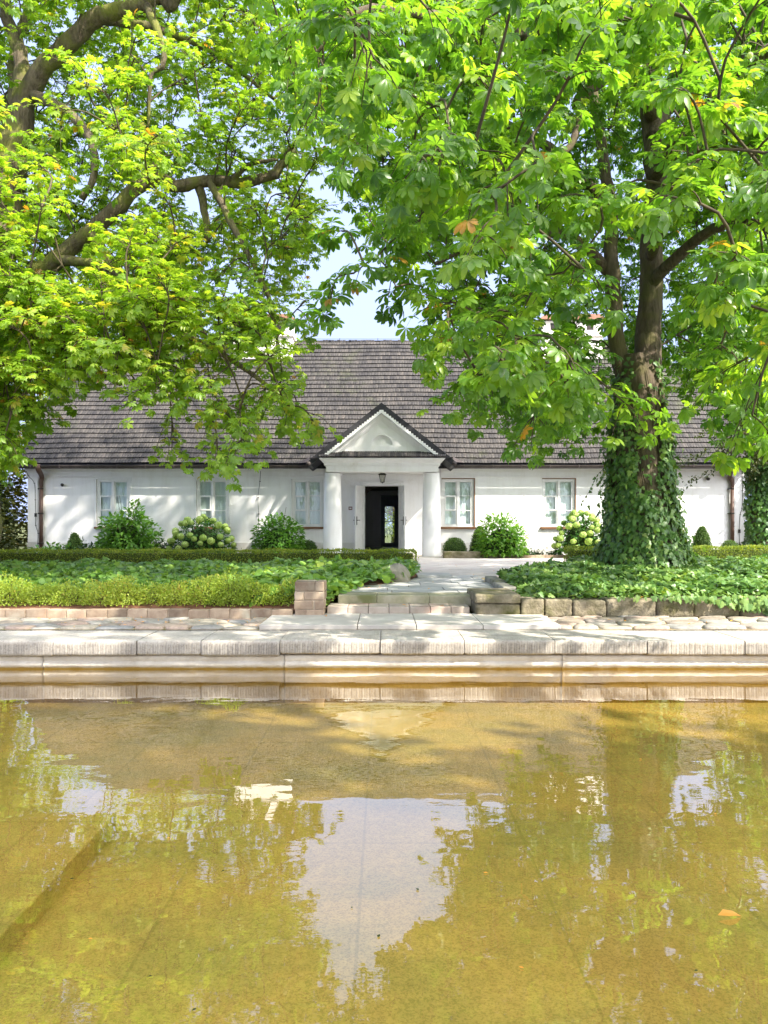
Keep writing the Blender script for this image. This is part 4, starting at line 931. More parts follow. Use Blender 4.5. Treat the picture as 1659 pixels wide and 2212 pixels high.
for i, (pts, lab) in enumerate((
        ([(57, 1013), (63, 1028), (76, 1044), (78, 1080), (79, 1115), (79, 1135), (84, 1152), (83, 1178)], 'thin dark lightning cable down the far left corner of the white wall'),
        ([(564, 1010), (562, 1040), (558, 1075), (559, 1110), (560, 1180)], 'thin dark lightning cable on the wall between the second and third windows from the left'),
        ([(1601, 1012), (1602, 1060), (1601, 1098), (1597, 1112), (1595, 1150), (1596, 1180)], 'thin dark lightning cable on the right corner of the white wall beside the downpipe'))):
    P = [(px(a), WY - .055, pz(b)) for a, b in pts]
    cb = empty('lightning_cable', P[-1], lab, 'cable', 'lightning cables on the front wall')
    MB().tube(curve(P, 24), .0075, 5).build('wire', M['iron'], cb)
    k = MB()
    for q in P[1:-1]: k.box(q[0] - .022, q[0] + .022, WY - .06, WY - .0, q[2] - .008, q[2] + .008)
    if i != 1: k.box(P[4][0] - .03, P[4][0] + .03, WY - .08, WY - .03, P[4][2] - .02, P[4][2] + .09); 
    k.each('clamp', M['iron'], cb)

# ================================================================== PLANTS
UP = np.array([0, 0, 1.])
def blob_plant(name, c, rad, n, ls, tmpl, m, label=None, cat='shrub', group=None, shell=.75, core=None, droop=.3, shoots=0, seed=0, tone=.45, stems=8, lump=.18, parent=None):
    """a shrub: leaves through the outer volume of a lumpy dome, stems inside"""
    g = np.random.default_rng(seed); c = np.array(c, float); rad = np.array(rad, float)
    root = parent or empty(name, c, label, cat, group)
    d = rdir(n); d[:, 2] = np.abs(d[:, 2]) * 1.0 - .12; d /= np.linalg.norm(d, axis=1)[:, None]
    ph = g.uniform(0, 6, 3); lf = 1 + lump * (np.sin(d[:, 0] * 4 + ph[0]) * np.sin(d[:, 2] * 5 + ph[1]) + .6 * np.sin(d[:, 1] * 7 + d[:, 0] * 6 + ph[2]))
    r = (shell + (1 - shell) * rng.random(n) ** .5) * lf * rng.choice([1, .85, .6], n, p=[.6, .25, .15])
    P = c + d * r[:, None] * rad
    P[:, 2] = np.maximum(P[:, 2], c[2] + .02)
    clump = np.sin(P[:, 0] * 9 + ph[0]) * np.sin(P[:, 1] * 8 + ph[1]) * np.sin(P[:, 2] * 10 + ph[2])
    f = d * np.array([1, 1, .5]) + rng.normal(size=(n, 3)) * .45 + np.array([0, 0, -droop]); u = UP * .8 + d * .9 + rng.normal(size=(n, 3)) * .35
    rnd = np.clip(tone + .16 * rng.normal(size=n) + .16 * clump, 0, 1)
    o = scatter('foliage', tmpl, P, frames(f, u), ls * rng.uniform(.6, 1.2, n), m, rnd, root)
    st = MB()
    for _ in range(stems):
        q = rdir(1)[0]; q[2] = abs(q[2]) + .4; e = c + q / np.linalg.norm(q) * rad * g.uniform(.7, .95)
        st.tube(curve([c + g.normal(size=3) * [.06, .06, 0], (c + e) / 2 + g.normal(size=3) * .04, e], 5), np.linspace(.012, .005, 5), 5)
    for q in range(shoots):
        e = c + np.array([g.uniform(-.5, .5) * rad[0], g.uniform(-.4, .4) * rad[1], rad[2] * g.uniform(1.12, 1.3)]); st.tube(curve([c + (e - c) * .4, (c + e) / 2, e], 6), np.linspace(.01, .005, 6), 5)
    st.build('stem', M['twig'], root)
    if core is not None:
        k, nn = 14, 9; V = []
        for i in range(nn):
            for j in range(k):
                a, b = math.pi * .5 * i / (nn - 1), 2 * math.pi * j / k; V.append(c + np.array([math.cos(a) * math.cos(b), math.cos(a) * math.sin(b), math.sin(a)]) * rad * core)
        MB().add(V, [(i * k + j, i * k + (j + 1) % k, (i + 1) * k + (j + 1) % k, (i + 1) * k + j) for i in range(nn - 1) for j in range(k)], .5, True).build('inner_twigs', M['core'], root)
    return root
OV, RH, RO, IV = [flat_leaf('ovate')], [flat_leaf('rhomb')], [flat_leaf('round')], [flat_leaf('ivy')]

def topiary(label, x, y0, y1, wpx, Y, cone, group):
    """clipped box: dense tiny leaves over a smooth core"""
    zb = .64; cx_ = px(x, Y); h = (y1 - y0) * Y / F; r = wpx / 2 * Y / F; zb = HC - (y1 - YH) * Y / F
    root = empty('clipped_box', (cx_, Y, zb), label, 'topiary', group); n = int(3500 * max(.5, r * h * 6))
    a = rng.uniform(0, 2 * math.pi, n); t = rng.random(n) ** .8
    if cone: rr = r * np.sqrt(np.clip(1 - t ** 1.7, 0, 1)) * (1 - .25 * t); 
    else: rr = r * np.sqrt(np.clip(1 - t ** 2, 0, 1)) * 1.0
    jit = rng.normal(size=n) * .012
    P = np.c_[cx_ + (rr + jit) * np.cos(a), Y + (rr + jit) * np.sin(a), zb + t * h + jit]
    d = np.c_[np.cos(a) * (1 - t * .7), np.sin(a) * (1 - t * .7), t]; f = rng.normal(size=(n, 3)) * .7 + d; 
    scatter('foliage', RH, P, frames(f, d + rng.normal(size=(n, 3)) * .5), .032 * rng.uniform(.6, 1.3, n), M['topiary'], np.clip(rng.normal(.5, .22, n), 0, 1), root)
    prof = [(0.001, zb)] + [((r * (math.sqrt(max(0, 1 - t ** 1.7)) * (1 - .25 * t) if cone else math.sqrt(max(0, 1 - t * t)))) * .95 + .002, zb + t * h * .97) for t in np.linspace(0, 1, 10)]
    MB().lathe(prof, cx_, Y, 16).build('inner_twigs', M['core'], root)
    return root
G1 = 'clipped box topiary in the beds by the house'
topiary('small clipped box cone left of the big leafy bush by the leftmost window', 161, 1152, 1190, 34, 21.9, True, G1)
topiary('small clipped box ball just left of the left porch column', 667, 1169, 1195, 38, 22.0, False, G1)
topiary('rounded clipped box ball just right of the right porch column', 982, 1163, 1194, 50, 22.0, False, G1)
topiary('clipped box cone half behind the leafy bush right of the porch', 1036, 1138, 1194, 42, 22.3, True, G1)
topiary('clipped box cone on the right between the ivy-clad chestnut and the downpipe', 1516, 1139, 1192, 42, 22.2, True, G1)
topiary('low clipped box ball at the foot of the right downpipe', 1577, 1169, 1192, 38, 22.2, False, G1)
G2 = 'leafy bushes in front of the house'
def bush(label, x, y0, y1, wpx, Y, n, ls, seed, **k):
    r = wpx / 2 * Y / F; h = (y1 - y0) * Y / F; return blob_plant('leafy_bush', (px(x, Y), Y, HC - (y1 - YH) * Y / F), (r, r * .8, h), n, ls, OV, k.pop('m', M['shrub']), label, 'bush', G2, seed=seed, **k)
bush('tall pointed leafy green bush in front of the leftmost window', 275, 1096, 1192, 130, 21.6, 2400, .17, 1, shoots=5, core=.6, tone=.5)
bush('round glossy green bush with a tall shoot left of the third window', 601, 1112, 1192, 114, 21.6, 2200, .14, 2, shoots=3, core=.65, tone=.36, lump=.1)
bush('round bright green leafy bush between the two windows right of the porch', 1083, 1113, 1196, 112, 21.5, 2200, .145, 3, shoots=3, core=.65, tone=.62, lump=.1)
blob_plant('dark_shrub', (px(352, 21.7), 21.7, .65), (.33, .3, .48), 700, .09, OV, M['shrubdark'], 'low dark shrub between the tall bush and the left hydrangea', 'shrub', core=.6, seed=5)
blob_plant('dark_shrub', (px(192, 21.6), 21.6, .62), (.5, .3, .40), 500, .13, OV, M['shrubdark'], 'low dark open shrub right of the small box cone on the left', 'shrub', core=.5, seed=6, lump=.3)
blob_plant('low_plant', (px(118, 21.6), 21.6, .62), (.72, .35, .33), 600, .15, OV, M['hydleaf'], 'low broad-leaved pale green plant at the left foot of the wall', 'plant', core=.6, seed=7, lump=.3, tone=.6)
blob_plant('low_plant', (px(1462, 22), 22, .65), (.42, .3, .75), 380, .18, OV, M['hydleaf'], 'big-leaved plant peeping out behind the right side of the ivy-clad trunk', 'plant', core=.5, seed=8, lump=.3)
for i, (x, wpx, hh) in enumerate(((1015, 22, .12), (1158, 52, .24), (1200, 34, .18), (1140, 26, .3))):
    blob_plant('low_plant', (px(x, 21.8), 21.8 + .1 * i, .66), (wpx / 2 * 21.8 / F, .2, hh), 380, .07, OV, M['shrubdark'], ['low ground plants between the box ball and the box cone', 'low blue-green ground plants right of the bright bush', 'low dark plants at the left foot of the right hydrangea', 'spiky low plant beside the bright bush'][i], 'plant', core=.5, seed=20 + i, lump=.3)
blob_plant('flower_clump', (px(528, 21.8), 21.8, .64), (.34, .2, .16), 420, .05, OV, M['flower'], 'small orange-red flowers low in the bed beside the left hydrangea', 'flowers', core=None, seed=31)
blob_plant('flower_clump', (px(1548, 22), 22, .66), (.2, .15, .22), 200, .05, OV, surf('tan_bloom', (.5, .42, .3), (.6, .5, .36)), 'small tan flowers beside the right box cone', 'flowers', core=None, seed=32)
def hydrangea(label, x, y0, y1, wpx, Y, nb, seed):
    g = np.random.default_rng(seed); r = wpx / 2 * Y / F; h = (y1 - y0) * Y / F; c = np.array((px(x, Y), Y, HC - (y1 - YH) * Y / F))
    root = blob_plant('hydrangea', c, (r * .95, r * .6, h * .95), 1500, .13, OV, M['hydleaf'], label, 'hydrangea', 'pale green hydrangeas in front of the house', seed=seed, core=.7, tone=.4, lump=.06)
    pts = []; tries = 0
    while len(pts) < nb and tries < 4000:
        tries += 1; a, e = g.uniform(math.pi, 2 * math.pi) , math.asin(g.uniform(.10, .99)); d = np.array([math.cos(e) * math.cos(a), math.cos(e) * math.sin(a), math.sin(e)])
        if g.random() < .12: d[1] *= -1
        p = c + d * np.array([r, r * .72, h * .98]); 
        if all(np.linalg.norm(p - q) > .155 for q in pts): pts.append(p)
    for p in pts:
        rb = g.uniform(.072, .112); n = 150; i = np.arange(n) + .5; ph_ = np.arccos(1 - 2 * i / n); th = math.pi * (1 + 5 ** .5) * i
        d = np.c_[np.cos(th) * np.sin(ph_), np.sin(th) * np.sin(ph_), np.cos(ph_)]; P = p + d * rb * np.array([1, 1, .88]) * rng.uniform(.88, 1.06, (n, 1))
        f = np.cross(d, rdir(n)); scatter('flower_head', RO, P - f * .014, frames(f, d + rng.normal(size=(n, 3)) * .25), .036 * rng.uniform(.8, 1.2, n), M['hydfl'], np.clip(g.uniform(.3, .7) + rng.normal(size=n) * .16 + d[:, 2] * .1, 0, 1), root)
    return root
hydrangea('pale green hydrangea in front of the second window from the left', 437, 1113, 1193, 142, 21.5, 38, 51)
hydrangea('pale green hydrangea beside the left flank of the ivy-clad chestnut trunk', 1254, 1104, 1192, 112, 21.4, 34, 52)
# raised bed edges by the house
be = empty('bed_edging', (3.3, 21.4, .65), 'low pale brick and stone edging of the flower bed right of the porch', 'bed edging')
b = MB(); x = px(1079, 21.3)
while x < px(1240, 21.3): b.box(x + .003, x + .247, 21.25, 21.37, .6, .725 + rng.uniform(-.004, .004), rng.random()); x += .25
b.build('brick_row', M['brick'], be, bevel=.006)
rough_block(px(957, 21.2), px(1038.5, 21.2), 21.15, 21.4, .6, .83, .006, (24, 6, 6), .6, 61, .015).build('edge_stone', M['moss_stone'], be, smooth=True)
rough_block(px(1040, 21.2), px(1079, 21.2), 21.14, 21.42, .6, .84, .008, (12, 6, 6), .8, 62, .02).build('edge_stone', M['moss_stone'], be, smooth=True)

# ---- clipped box hedges
def hedge(label, name, x0, x1, y0, y1, z0, z1, m, ls=.034, dens=2600, sprig=.03, tonef=None, seed=0, front_only=True):
    root = empty(name, ((x0 + x1) / 2, (y0 + y1) / 2, z0), label, 'hedge')
    areas = [('f', (x1 - x0) * (z1 - z0)), ('t', (x1 - x0) * (y1 - y0)), ('l', (y1 - y0) * (z1 - z0)), ('r', (y1 - y0) * (z1 - z0)), ('b', (x1 - x0) * (z1 - z0) * .3)]
    Ps = []; Ds = []
    for k, ar in areas:
        n = int(ar * dens); u, v = rng.random(n), rng.random(n); dp = rng.exponential(.035, n) * rng.choice([1, -.35], n)
        if k == 'f': P = np.c_[x0 + u * (x1 - x0), y0 + dp, z0 + v * (z1 - z0)]; D = (0, -1, .2)
        if k == 'b': P = np.c_[x0 + u * (x1 - x0), y1 - dp, z0 + v * (z1 - z0)]; D = (0, 1, .2)
        if k == 't': P = np.c_[x0 + u * (x1 - x0), y0 + v * (y1 - y0), z1 - dp * .6]; D = (0, 0, 1)
        if k == 'l': P = np.c_[x0 + dp, y0 + u * (y1 - y0), z0 + v * (z1 - z0)]; D = (-1, 0, .2)
        if k == 'r': P = np.c_[x1 - dp, y0 + u * (y1 - y0), z0 + v * (z1 - z0)]; D = (1, 0, .2)
        Ps.append(P); Ds.append(np.tile(D, (n, 1)))
    P = np.concatenate(Ps); D = np.concatenate(Ds).astype(float); n = len(P)
    P[:, 2] += .012 * np.sin(P[:, 0] * 5) + .008 * np.sin(P[:, 0] * 13); P[:, 1] += .012 * np.sin(P[:, 0] * 7 + P[:, 2] * 9)
    cl = np.sin(P[:, 0] * 6.1 + 1) * np.sin(P[:, 2] * 11 + P[:, 0] * 2.3) + .5 * np.sin(P[:, 0] * 17)
    rnd = np.clip(rng.normal(.45, .2, n) + .1 * cl, 0, 1)
    scatter('foliage', RH, P, frames(D * .8 + rng.normal(size=(n, 3)) * .7, D + rng.normal(size=(n, 3)) * .6), ls * rng.uniform(.6, 1.3, n), m, rnd, root)
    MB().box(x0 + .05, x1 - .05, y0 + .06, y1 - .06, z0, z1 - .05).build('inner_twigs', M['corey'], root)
    return root
hedge('long low clipped box hedge across the left lawn bed, ending by the boulder', 'box_hedge', -12.5, .64, 15.5, 15.95, .56, 1.015, M['box'])
hedge('short clipped box hedge block at the left foot of the ivy-clad trunk', 'box_hedge', 3.87, 4.9, 15.9, 16.4, .6, 1.06, M['box'])
hedge('low clipped box hedge running right from the ivy-clad trunk', 'box_hedge', 5.3, 13, 16.0, 16.5, .6, 1.075, M['box'])

# ---- loose yellow-green box shrubs along the brick edging
def yellow_row():
    root = empty('dwarf_box_shrubs', (-5, 10.4, .45), 'loose yellow-green dwarf box shrubs in a row along the brick edging on the left', 'dwarf box')
    g = np.random.default_rng(77); Ps = []; Ds = []; Rr = []; st = MB(); x = -1.35
    while x > -9.5:
        r = g.uniform(.20, .33); cy_ = 10.33 + g.uniform(-.07, .1); h = g.uniform(.25, .42); cz = .47; n = int(2600 * r / .28 * h / .33)
        d = rdir(n); d[:, 2] = np.abs(d[:, 2]); rr = .45 + .62 * rng.random(n) ** .6; lump = 1 + .22 * np.sin(d[:, 0] * 5 + x * 7) * np.sin(d[:, 2] * 6 + x)
        P = np.array([x, cy_, cz]) + d * (rr * lump)[:, None] * np.array([r * 1.15, .30, h]); Ps.append(P); Ds.append(d); Rr.append(np.clip(g.uniform(.35, .62) + rng.normal(size=n) * .2 + .15 * d[:, 2], 0, 1))
        for _ in range(16):
            q = rdir(1)[0]; q[2] = abs(q[2]) + .5; q /= np.linalg.norm(q); b_ = np.array([x, cy_, cz - .02]); st.tube(curve([b_, b_ + q * .5 * [r, .25, h] + g.normal(size=3) * .02, b_ + q * [r, .28, h]], 5), np.linspace(.006, .0025, 5), 3, caps=False)
        x -= r * g.uniform(.95, 1.35)
    P = np.concatenate(Ps); D = np.concatenate(Ds); n = len(P); rnd = np.concatenate(Rr)
    scatter('foliage', RH, P, frames(D + rng.normal(size=(n, 3)) * .8, D * .5 + UP * .5 + rng.normal(size=(n, 3)) * .6), .030 * rng.uniform(.6, 1.3, n), M['boxyellow'], rnd, root)
    st.build('stem', M['twig'], root)
yellow_row()

# ---- ground cover: stuff
def cover(name, n, xf0, xf1, y0, y1, zf, tmpl, ls, m, tone, seed, label=None, over=0.0, flat=.55):
    g = np.random.default_rng(seed); Y = y0 + (y1 - y0) * g.random(n); X = xf0(Y) + (xf1(Y) - xf0(Y)) * g.random(n); Z = zf(X, Y) - g.exponential(.03, n)
    nz_ = g.normal(size=(n, 3)) * flat; u = UP + nz_ + np.array([0, -.35, 0]); f = g.normal(size=(n, 3)); f[:, 2] = f[:, 2] * .3 - .15; f[:, 1] -= .3
    cl = np.sin(X * 2.1 + Y) * np.sin(Y * 2.7 - X) + .5 * np.sin(X * 5 + 2) * np.sin(Y * 6)
    o = scatter(name, tmpl, np.c_[X, Y, Z], frames(f, u), ls * g.uniform(.55, 1.25, n), m, np.clip(g.normal(tone, .17, n) + .12 * cl, 0, 1))
    return tag(o, label, 'ground cover', kind='stuff')
lump = lambda X, Y: .035 * np.sin(X * 3.1 + Y * 1.7) + .03 * np.sin(X * 5.3 - Y * 4.1) + .02 * np.sin(X * 11 + Y * 9)
lz = lambda X, Y: np.interp(Y, [10.4, 10.8, 12, 14, 15.5], [.60, .66, .72, .78, .82]) + lump(X, Y)
cover('ground_cover', 20000, lambda Y: -9.5 * Y / 10.4 + 0 * Y, lambda Y: ledge_x(Y) - .05, 10.55, 15.45, lz, RO + IV, .108, M['cover'], .48, 1, 'green leafy ground cover filling the bed before the left box hedge')
# taller, brighter patch near the path
blz = lambda X, Y: np.interp(Y, [10.3, 10.6, 12, 14.2], [.60, .74, .84, .84]) * 1.0 + lump(X, Y) * 1.3 - .10 * np.clip((X - ledge_x(Y) + .3) / .3, 0, 1)
cover('ground_cover', 3000, lambda Y: ledge_x(Y) - 1.7, lambda Y: ledge_x(Y) + .04, 10.25, 14.0, blz, OV + RO, .125, M['cover'], .62, 2, 'taller bright leafy plants along the left edge of the flagstone path')
rz = lambda X, Y: np.interp(Y, [10.05, 10.3, 12, 14.5, 16], [.60, .68, .80, .86, .84]) + lump(X, Y) - .12 * np.clip(1 - (X - redge_x(Y)) / .35, 0, 1)
cover('ivy_ground_cover', 23000, lambda Y: redge_x(Y) + .0, lambda Y: 8.4 * Y / 12 + 0 * Y, 10.12, 15.95, rz, IV, .10, M['ivy'], .58, 3, 'dark glossy ivy carpet around the foot of the big chestnut behind the mossy wall')
# ivy spilling over the wall on the right
n = 700; g = np.random.default_rng(9); X = g.normal(5.35, .8, n); t = g.random(n); Z = .62 - t * .30 * np.clip(1 - np.abs(X - 5.4) / 1.6, .1, 1) ; P = np.c_[X, 9.86 - .02 - .08 * g.random(n) * (t < .8), Z]
tag(scatter('hanging_ivy', IV, P, frames(np.c_[g.normal(size=n) * .6, -.2 * np.ones(n), -1 * np.ones(n)], np.c_[g.normal(size=n) * .4, -np.ones(n), .4 * np.ones(n)]), .085 * g.uniform(.5, 1.2, n), M['ivy'], np.clip(g.normal(.7, .15, n), 0, 1)), 'trailing ivy hanging over the mossy wall at the right', 'ivy')
n = 260; X = g.uniform(1.9, 6.5, n); tag(scatter('wall_ivy', IV, np.c_[X, g.uniform(9.9, 10.15, n), g.uniform(.58, .66, n)], frames(g.normal(size=(n, 3)), UP + g.normal(size=(n, 3)) * .4), .08 * g.uniform(.5, 1.2, n), M['ivy'], np.clip(g.normal(.6, .15, n), 0, 1)), kind='stuff')
bpy.data.objects['wall_ivy']['label'] = 'sparse ivy leaves creeping along the top of the mossy wall'; bpy.data.objects['wall_ivy']['category'] = 'ivy'

# ================================================================== TREES
def A(x, y, Y): return np.array(at(x, y, Y))
def crown_points(poly, n, depth, mind, reject=None, seed=0):
    """positions spread through a crown: outline measured on the picture grid, depth from the tree's own round form"""
    g = np.random.default_rng(seed); out = []; xs_ = [p[0] for p in poly]; ys_ = [p[1] for p in poly]; tries = 0
    while len(out) < n and tries < n * 60:
        tries += 1; x, y = g.uniform(min(xs_), max(xs_)), g.uniform(min(ys_), max(ys_))
        if not inpoly(x, y, poly): continue
        if reject is not None and g.random() < reject(x, y): continue
        Y = depth(x, y, g); p = A(x, y, Y)
        if any(np.abs(p - q).sum() < mind and np.linalg.norm(p - q) < mind for q in out): continue
        out.append(p)
    return sorted(out, key=lambda p: np.linalg.norm(T.nodes()[:, :3] - p, axis=1).min())

# ---------------- the big chestnut on the right, trunk wrapped in ivy
rt = empty('horse_chestnut_tree', (4.68, 14, .6), 'huge horse chestnut on the right with an ivy-clad trunk and big bright leaves', 'tree')
T = Tree(rt); tb = MB()
def fluted(mb, P, r, k=28, seed=0, flute=.06, flare=None):
    g = np.random.default_rng(seed); P = np.asarray(P); n = len(P); r = np.asarray(r); a = np.linspace(0, 2 * math.pi, k, endpoint=False); V = []
    for i in range(n):
        m_ = 1 + flute * (np.sin(a * 5 + i * .12 + seed) + .6 * np.sin(a * 9 - i * .2)) + .018 * g.normal(size=k)
        if flare is not None: m_ = m_ + flare[i] * (.5 + .5 * np.sin(a * 4 + 1.3))
        V.append(np.c_[P[i, 0] + r[i] * m_ * np.cos(a), P[i, 1] + r[i] * m_ * np.sin(a), np.full(k, P[i, 2])])
    fs = [(i * k + j, i * k + (j + 1) % k, (i + 1) * k + (j + 1) % k, (i + 1) * k + j) for i in range(n - 1) for j in range(k)]
    mb.add(np.concatenate(V), fs, .5, True)
tp = curve([(4.70, 14, .35), A(1391, 1190, 14), A(1386, 1100, 14), A(1383, 1000, 14), A(1378, 880, 14), A(1376, 770, 14)], 40)
zz = tp[:, 2]; tr_ = np.interp(zz, [.35, .8, 1.2, 2.0, 2.8, 3.8, 4.7], [.88, .72, .62, .53, .485, .44, .31]); fl = np.interp(zz, [.35, .9, 1.6], [.30, .15, 0])
fluted(tb, tp, tr_, flare=fl); T.sk.append(np.c_[tp, tr_])
T.limb(tb, [A(1384, 880, 14), A(1392, 800, 14), A(1402, 700, 14), A(1408, 560, 14.0), A(1413, 400, 14.1), A(1405, 200, 14.2), A(1395, 0, 14.4), A(1390, -350, 14.6), A(1360, -900, 14.6)], .34, .12, 48, 18, .03, power=.45)
T.limb(tb, [A(1358, 900, 14), A(1345, 800, 14), A(1330, 700, 14), A(1322, 560, 14.1), A(1318, 440, 14.4), A(1300, 330, 14.9), A(1270, 100, 15.6), A(1240, -200, 16.4), A(1200, -500, 17)], .20, .07, 36, 16, .03, power=.6)
T.limb(tb, [A(1410, 250, 14), A(1380, 185, 13.6), A(1330, 165, 13.3), A(1285, 180, 13), A(1252, 215, 12.9), A(1246, 236, 12.9)], .15, .10, 16, 12, .05)
T.limb(tb, [A(1300, 172, 13.2), A(1270, 130, 12.6), A(1180, 90, 11.6), A(1080, 70, 10.6), A(950, 40, 9.6), A(800, 20, 8.8), A(690, 60, 8.2)], .14, .03, 30, 9, .05)
T.limb(tb, [A(1258, 200, 12.9), A(1240, 300, 12.3), A(1200, 340, 12), A(1150, 350, 11.6), A(1090, 420, 11), A(1060, 520, 10.6)], .07, .02, 20, 7)
T.limb(tb, [A(1410, 380, 14), A(1480, 290, 12.5), A(1560, 200, 11), A(1640, 120, 9.5), A(1760, 60, 8.5)], .15, .05, 20, 9, .05)
T.limb(tb, [A(1400, 620, 14), A(1500, 520, 13), A(1600, 480, 12), A(1720, 500, 11)], .12, .04, 18, 9, .05)
T.limb(tb, [A(1405, 560, 14), A(1440, 420, 11.5), A(1480, 380, 9.5), A(1500, 420, 8.2)], .11, .03, 18, 8, .05)
T.limb(tb, [A(1322, 600, 14.2), A(1250, 520, 13.8), A(1150, 500, 13.5), A(1050, 520, 13.2), A(940, 570, 12.8)], .11, .03, 20, 8, .05)
T.limb(tb, [A(1318, 460, 14.3), A(1200, 330, 14.6), A(1050, 250, 15), A(900, 220, 15)], .13, .04, 20, 8, .05)
T.limb(tb, [A(1410, 300, 14), A(1500, 120, 15), A(1620, 0, 16), A(1760, -80, 17)], .15, .05, 20, 8, .05)
T.limb(tb, [A(1395, 0, 14.4), A(1250, -150, 12.5), A(1080, -200, 11), A(900, -180, 9.5)], .13, .04, 20, 8, .05)
T.limb(tb, [A(1395, -100, 14.4), A(1550, -250, 13), A(1700, -300, 11)], .12, .04, 16, 8, .05)
tb.build('trunk', M['bark'], rt, smooth=True)
def rtrunk(x, y): return .15 if 1290 < x < 1455 and 260 < y < 1010 else .45 if (1200 < x < 1290 and 130 < y < 260) else 0
RB_ = [(640, -220), (1900, -220), (1900, 930), (1659, 900), (1560, 880), (1470, 830), (1400, 760), (1300, 860), (1200, 900), (1090, 900), (1030, 880), (1000, 800), (985, 700), (970, 610), (930, 550), (860, 510), (820, 450), (790, 380), (750, 300), (740, 100)]
def rd(x, y, g):     # mid and back of the crown
    if 1290 < x < 1500 and 120 < y < 900: return g.uniform(14.9, 17)      # behind the stems
    return g.uniform(11.2, 16.5) if y > 200 else g.uniform(10, 17)
for p in crown_points(RB_, 560, rd, .44, rtrunk, 1):
    T.spray(p, np.array([.62, .62, .40]), 7, .122, rng.uniform(.28, .62), .175, hang=.45)
# drooping outer boughs nearer the pool: larger in view, sunlit
RF_ = [(560, -130), (1900, -130), (1900, 900), (1620, 930), (1560, 900), (1500, 840), (1440, 830), (1380, 880), (1300, 880), (1210, 930), (1080, 930), (1000, 880), (975, 790), (965, 690), (960, 600), (890, 500), (800, 400), (700, 300), (620, 220), (580, 100)]
def fd(x, y, g): return g.uniform(7.4, 11) if g.random() < .75 else g.uniform(5.8, 7.4)
rej = lambda x, y: .97 if 1300 < x < 1500 and 430 < y < 850 else .88 if 1190 < x < 1470 and 130 < y < 400 else .25 if y > 500 else .1
for p in crown_points(RF_, 250, fd, .42, rej, 2):
    near = p[1] < 7.4
    T.spray(p, np.array([.42, .42, .16]) if not near else np.array([.3, .3, .12]), 5 if not near else 4, .132, rng.uniform(.42, .76), .175, hang=.22)
# thin hanging sprays against the gap of sky
for x, y, Y in ((905, 470, 10.5), (860, 510, 10.2), (815, 555, 10), (765, 590, 9.6), (715, 640, 9.4), (690, 675, 9.2), (855, 620, 10), (915, 620, 10.2), (950, 700, 10), (880, 560, 10.6), (740, 500, 10.4), (790, 460, 10.6)):
    T.spray(A(x, y, Y), np.array([.24, .24, .14]), 2, .165, rng.uniform(.3, .6), .25, hang=.2)
print('right leaves', len(T.LP)); T.finish(M['leafR'], DET)
cb_ = MB(); 
for x, y, Y in ((1083, 85, 7), (1008, 100, 7), (1368, 427, 8), (1383, 466, 8), (1578, 428, 7.5), (1608, 425, 7.5), (1523, 640, 8), (1588, 640, 7.8), (905, 610, 9.5), (610, 325, 8), (540, 268, 9), (1620, 120, 7)):
    p = A(x, y, Y); k_ = MB(); k_.lathe([(.001, p[2] - .028), (.016, p[2] - .022), (.027, p[2] - .004), (.026, p[2] + .010), (.014, p[2] + .024), (.001, p[2] + .028)], p[0], p[1], 9)
    k_.tube([p + [0, 0, .025], p + [.01, .01, .09]], .0025, 3)
    for d in rdir(26): q = p + d * .026; k_.tube([q, q + d * .009], [.0022, .0004], 3, caps=False)
    k_.build('conker', M['hydfl'], rt)
# ivy on the trunk
n = 11500; z = .55 + 4.0 * rng.random(n) ** 1.35; a = rng.uniform(0, 2 * math.pi, n); cx_t = np.interp(z, tp[:, 2], tp[:, 0]); cy_t = np.interp(z, tp[:, 2], tp[:, 1]); rr = np.interp(z, tp[:, 2], tr_) * (1 + np.interp(z, tp[:, 2], fl) * (.5 + .5 * np.sin(a * 4 + 1.3)))
fa = a - 1.5 * math.pi; fa = (fa + math.pi) % (2 * math.pi) - math.pi        # 0 = towards the pool, + = right
keep = rng.random(n) < np.clip(1.15 - .30 * np.clip(z - 1.6, 0, 9) ** 1.1, .06, 1)
bare = (np.abs(fa - .02 - .12 * np.sin(z * 2)) < .26 + .14 * (z - 2.2)) & (z > 2.15); keep &= ~(bare & (rng.random(n) < .93))
bare2 = (np.abs(fa - .45) < .13) & (z > 1.5) & (z < 2.3); keep &= ~(bare2 & (rng.random(n) < .6))
z, a, cx_t, cy_t, rr = z[keep], a[keep], cx_t[keep], cy_t[keep], rr[keep]; n = len(z)
off = .02 + rng.exponential(.045, n) + .05 * np.clip(np.sin(a * 6 + z * 3), 0, 1) * (z < 3.2); d = np.c_[np.cos(a), np.sin(a), np.zeros(n)]
P = np.c_[cx_t, cy_t, z] + d * (rr + off)[:, None]
f = np.c_[rng.normal(size=n) * .5, rng.normal(size=n) * .5, -np.ones(n)] + d * .3
scatter('ivy', IV, P, frames(f, d + UP * .45 + rng.normal(size=(n, 3)) * .35), .095 * rng.uniform(.55, 1.25, n), M['ivy'], np.clip(rng.normal(.5, .2, n), 0, 1), rt)
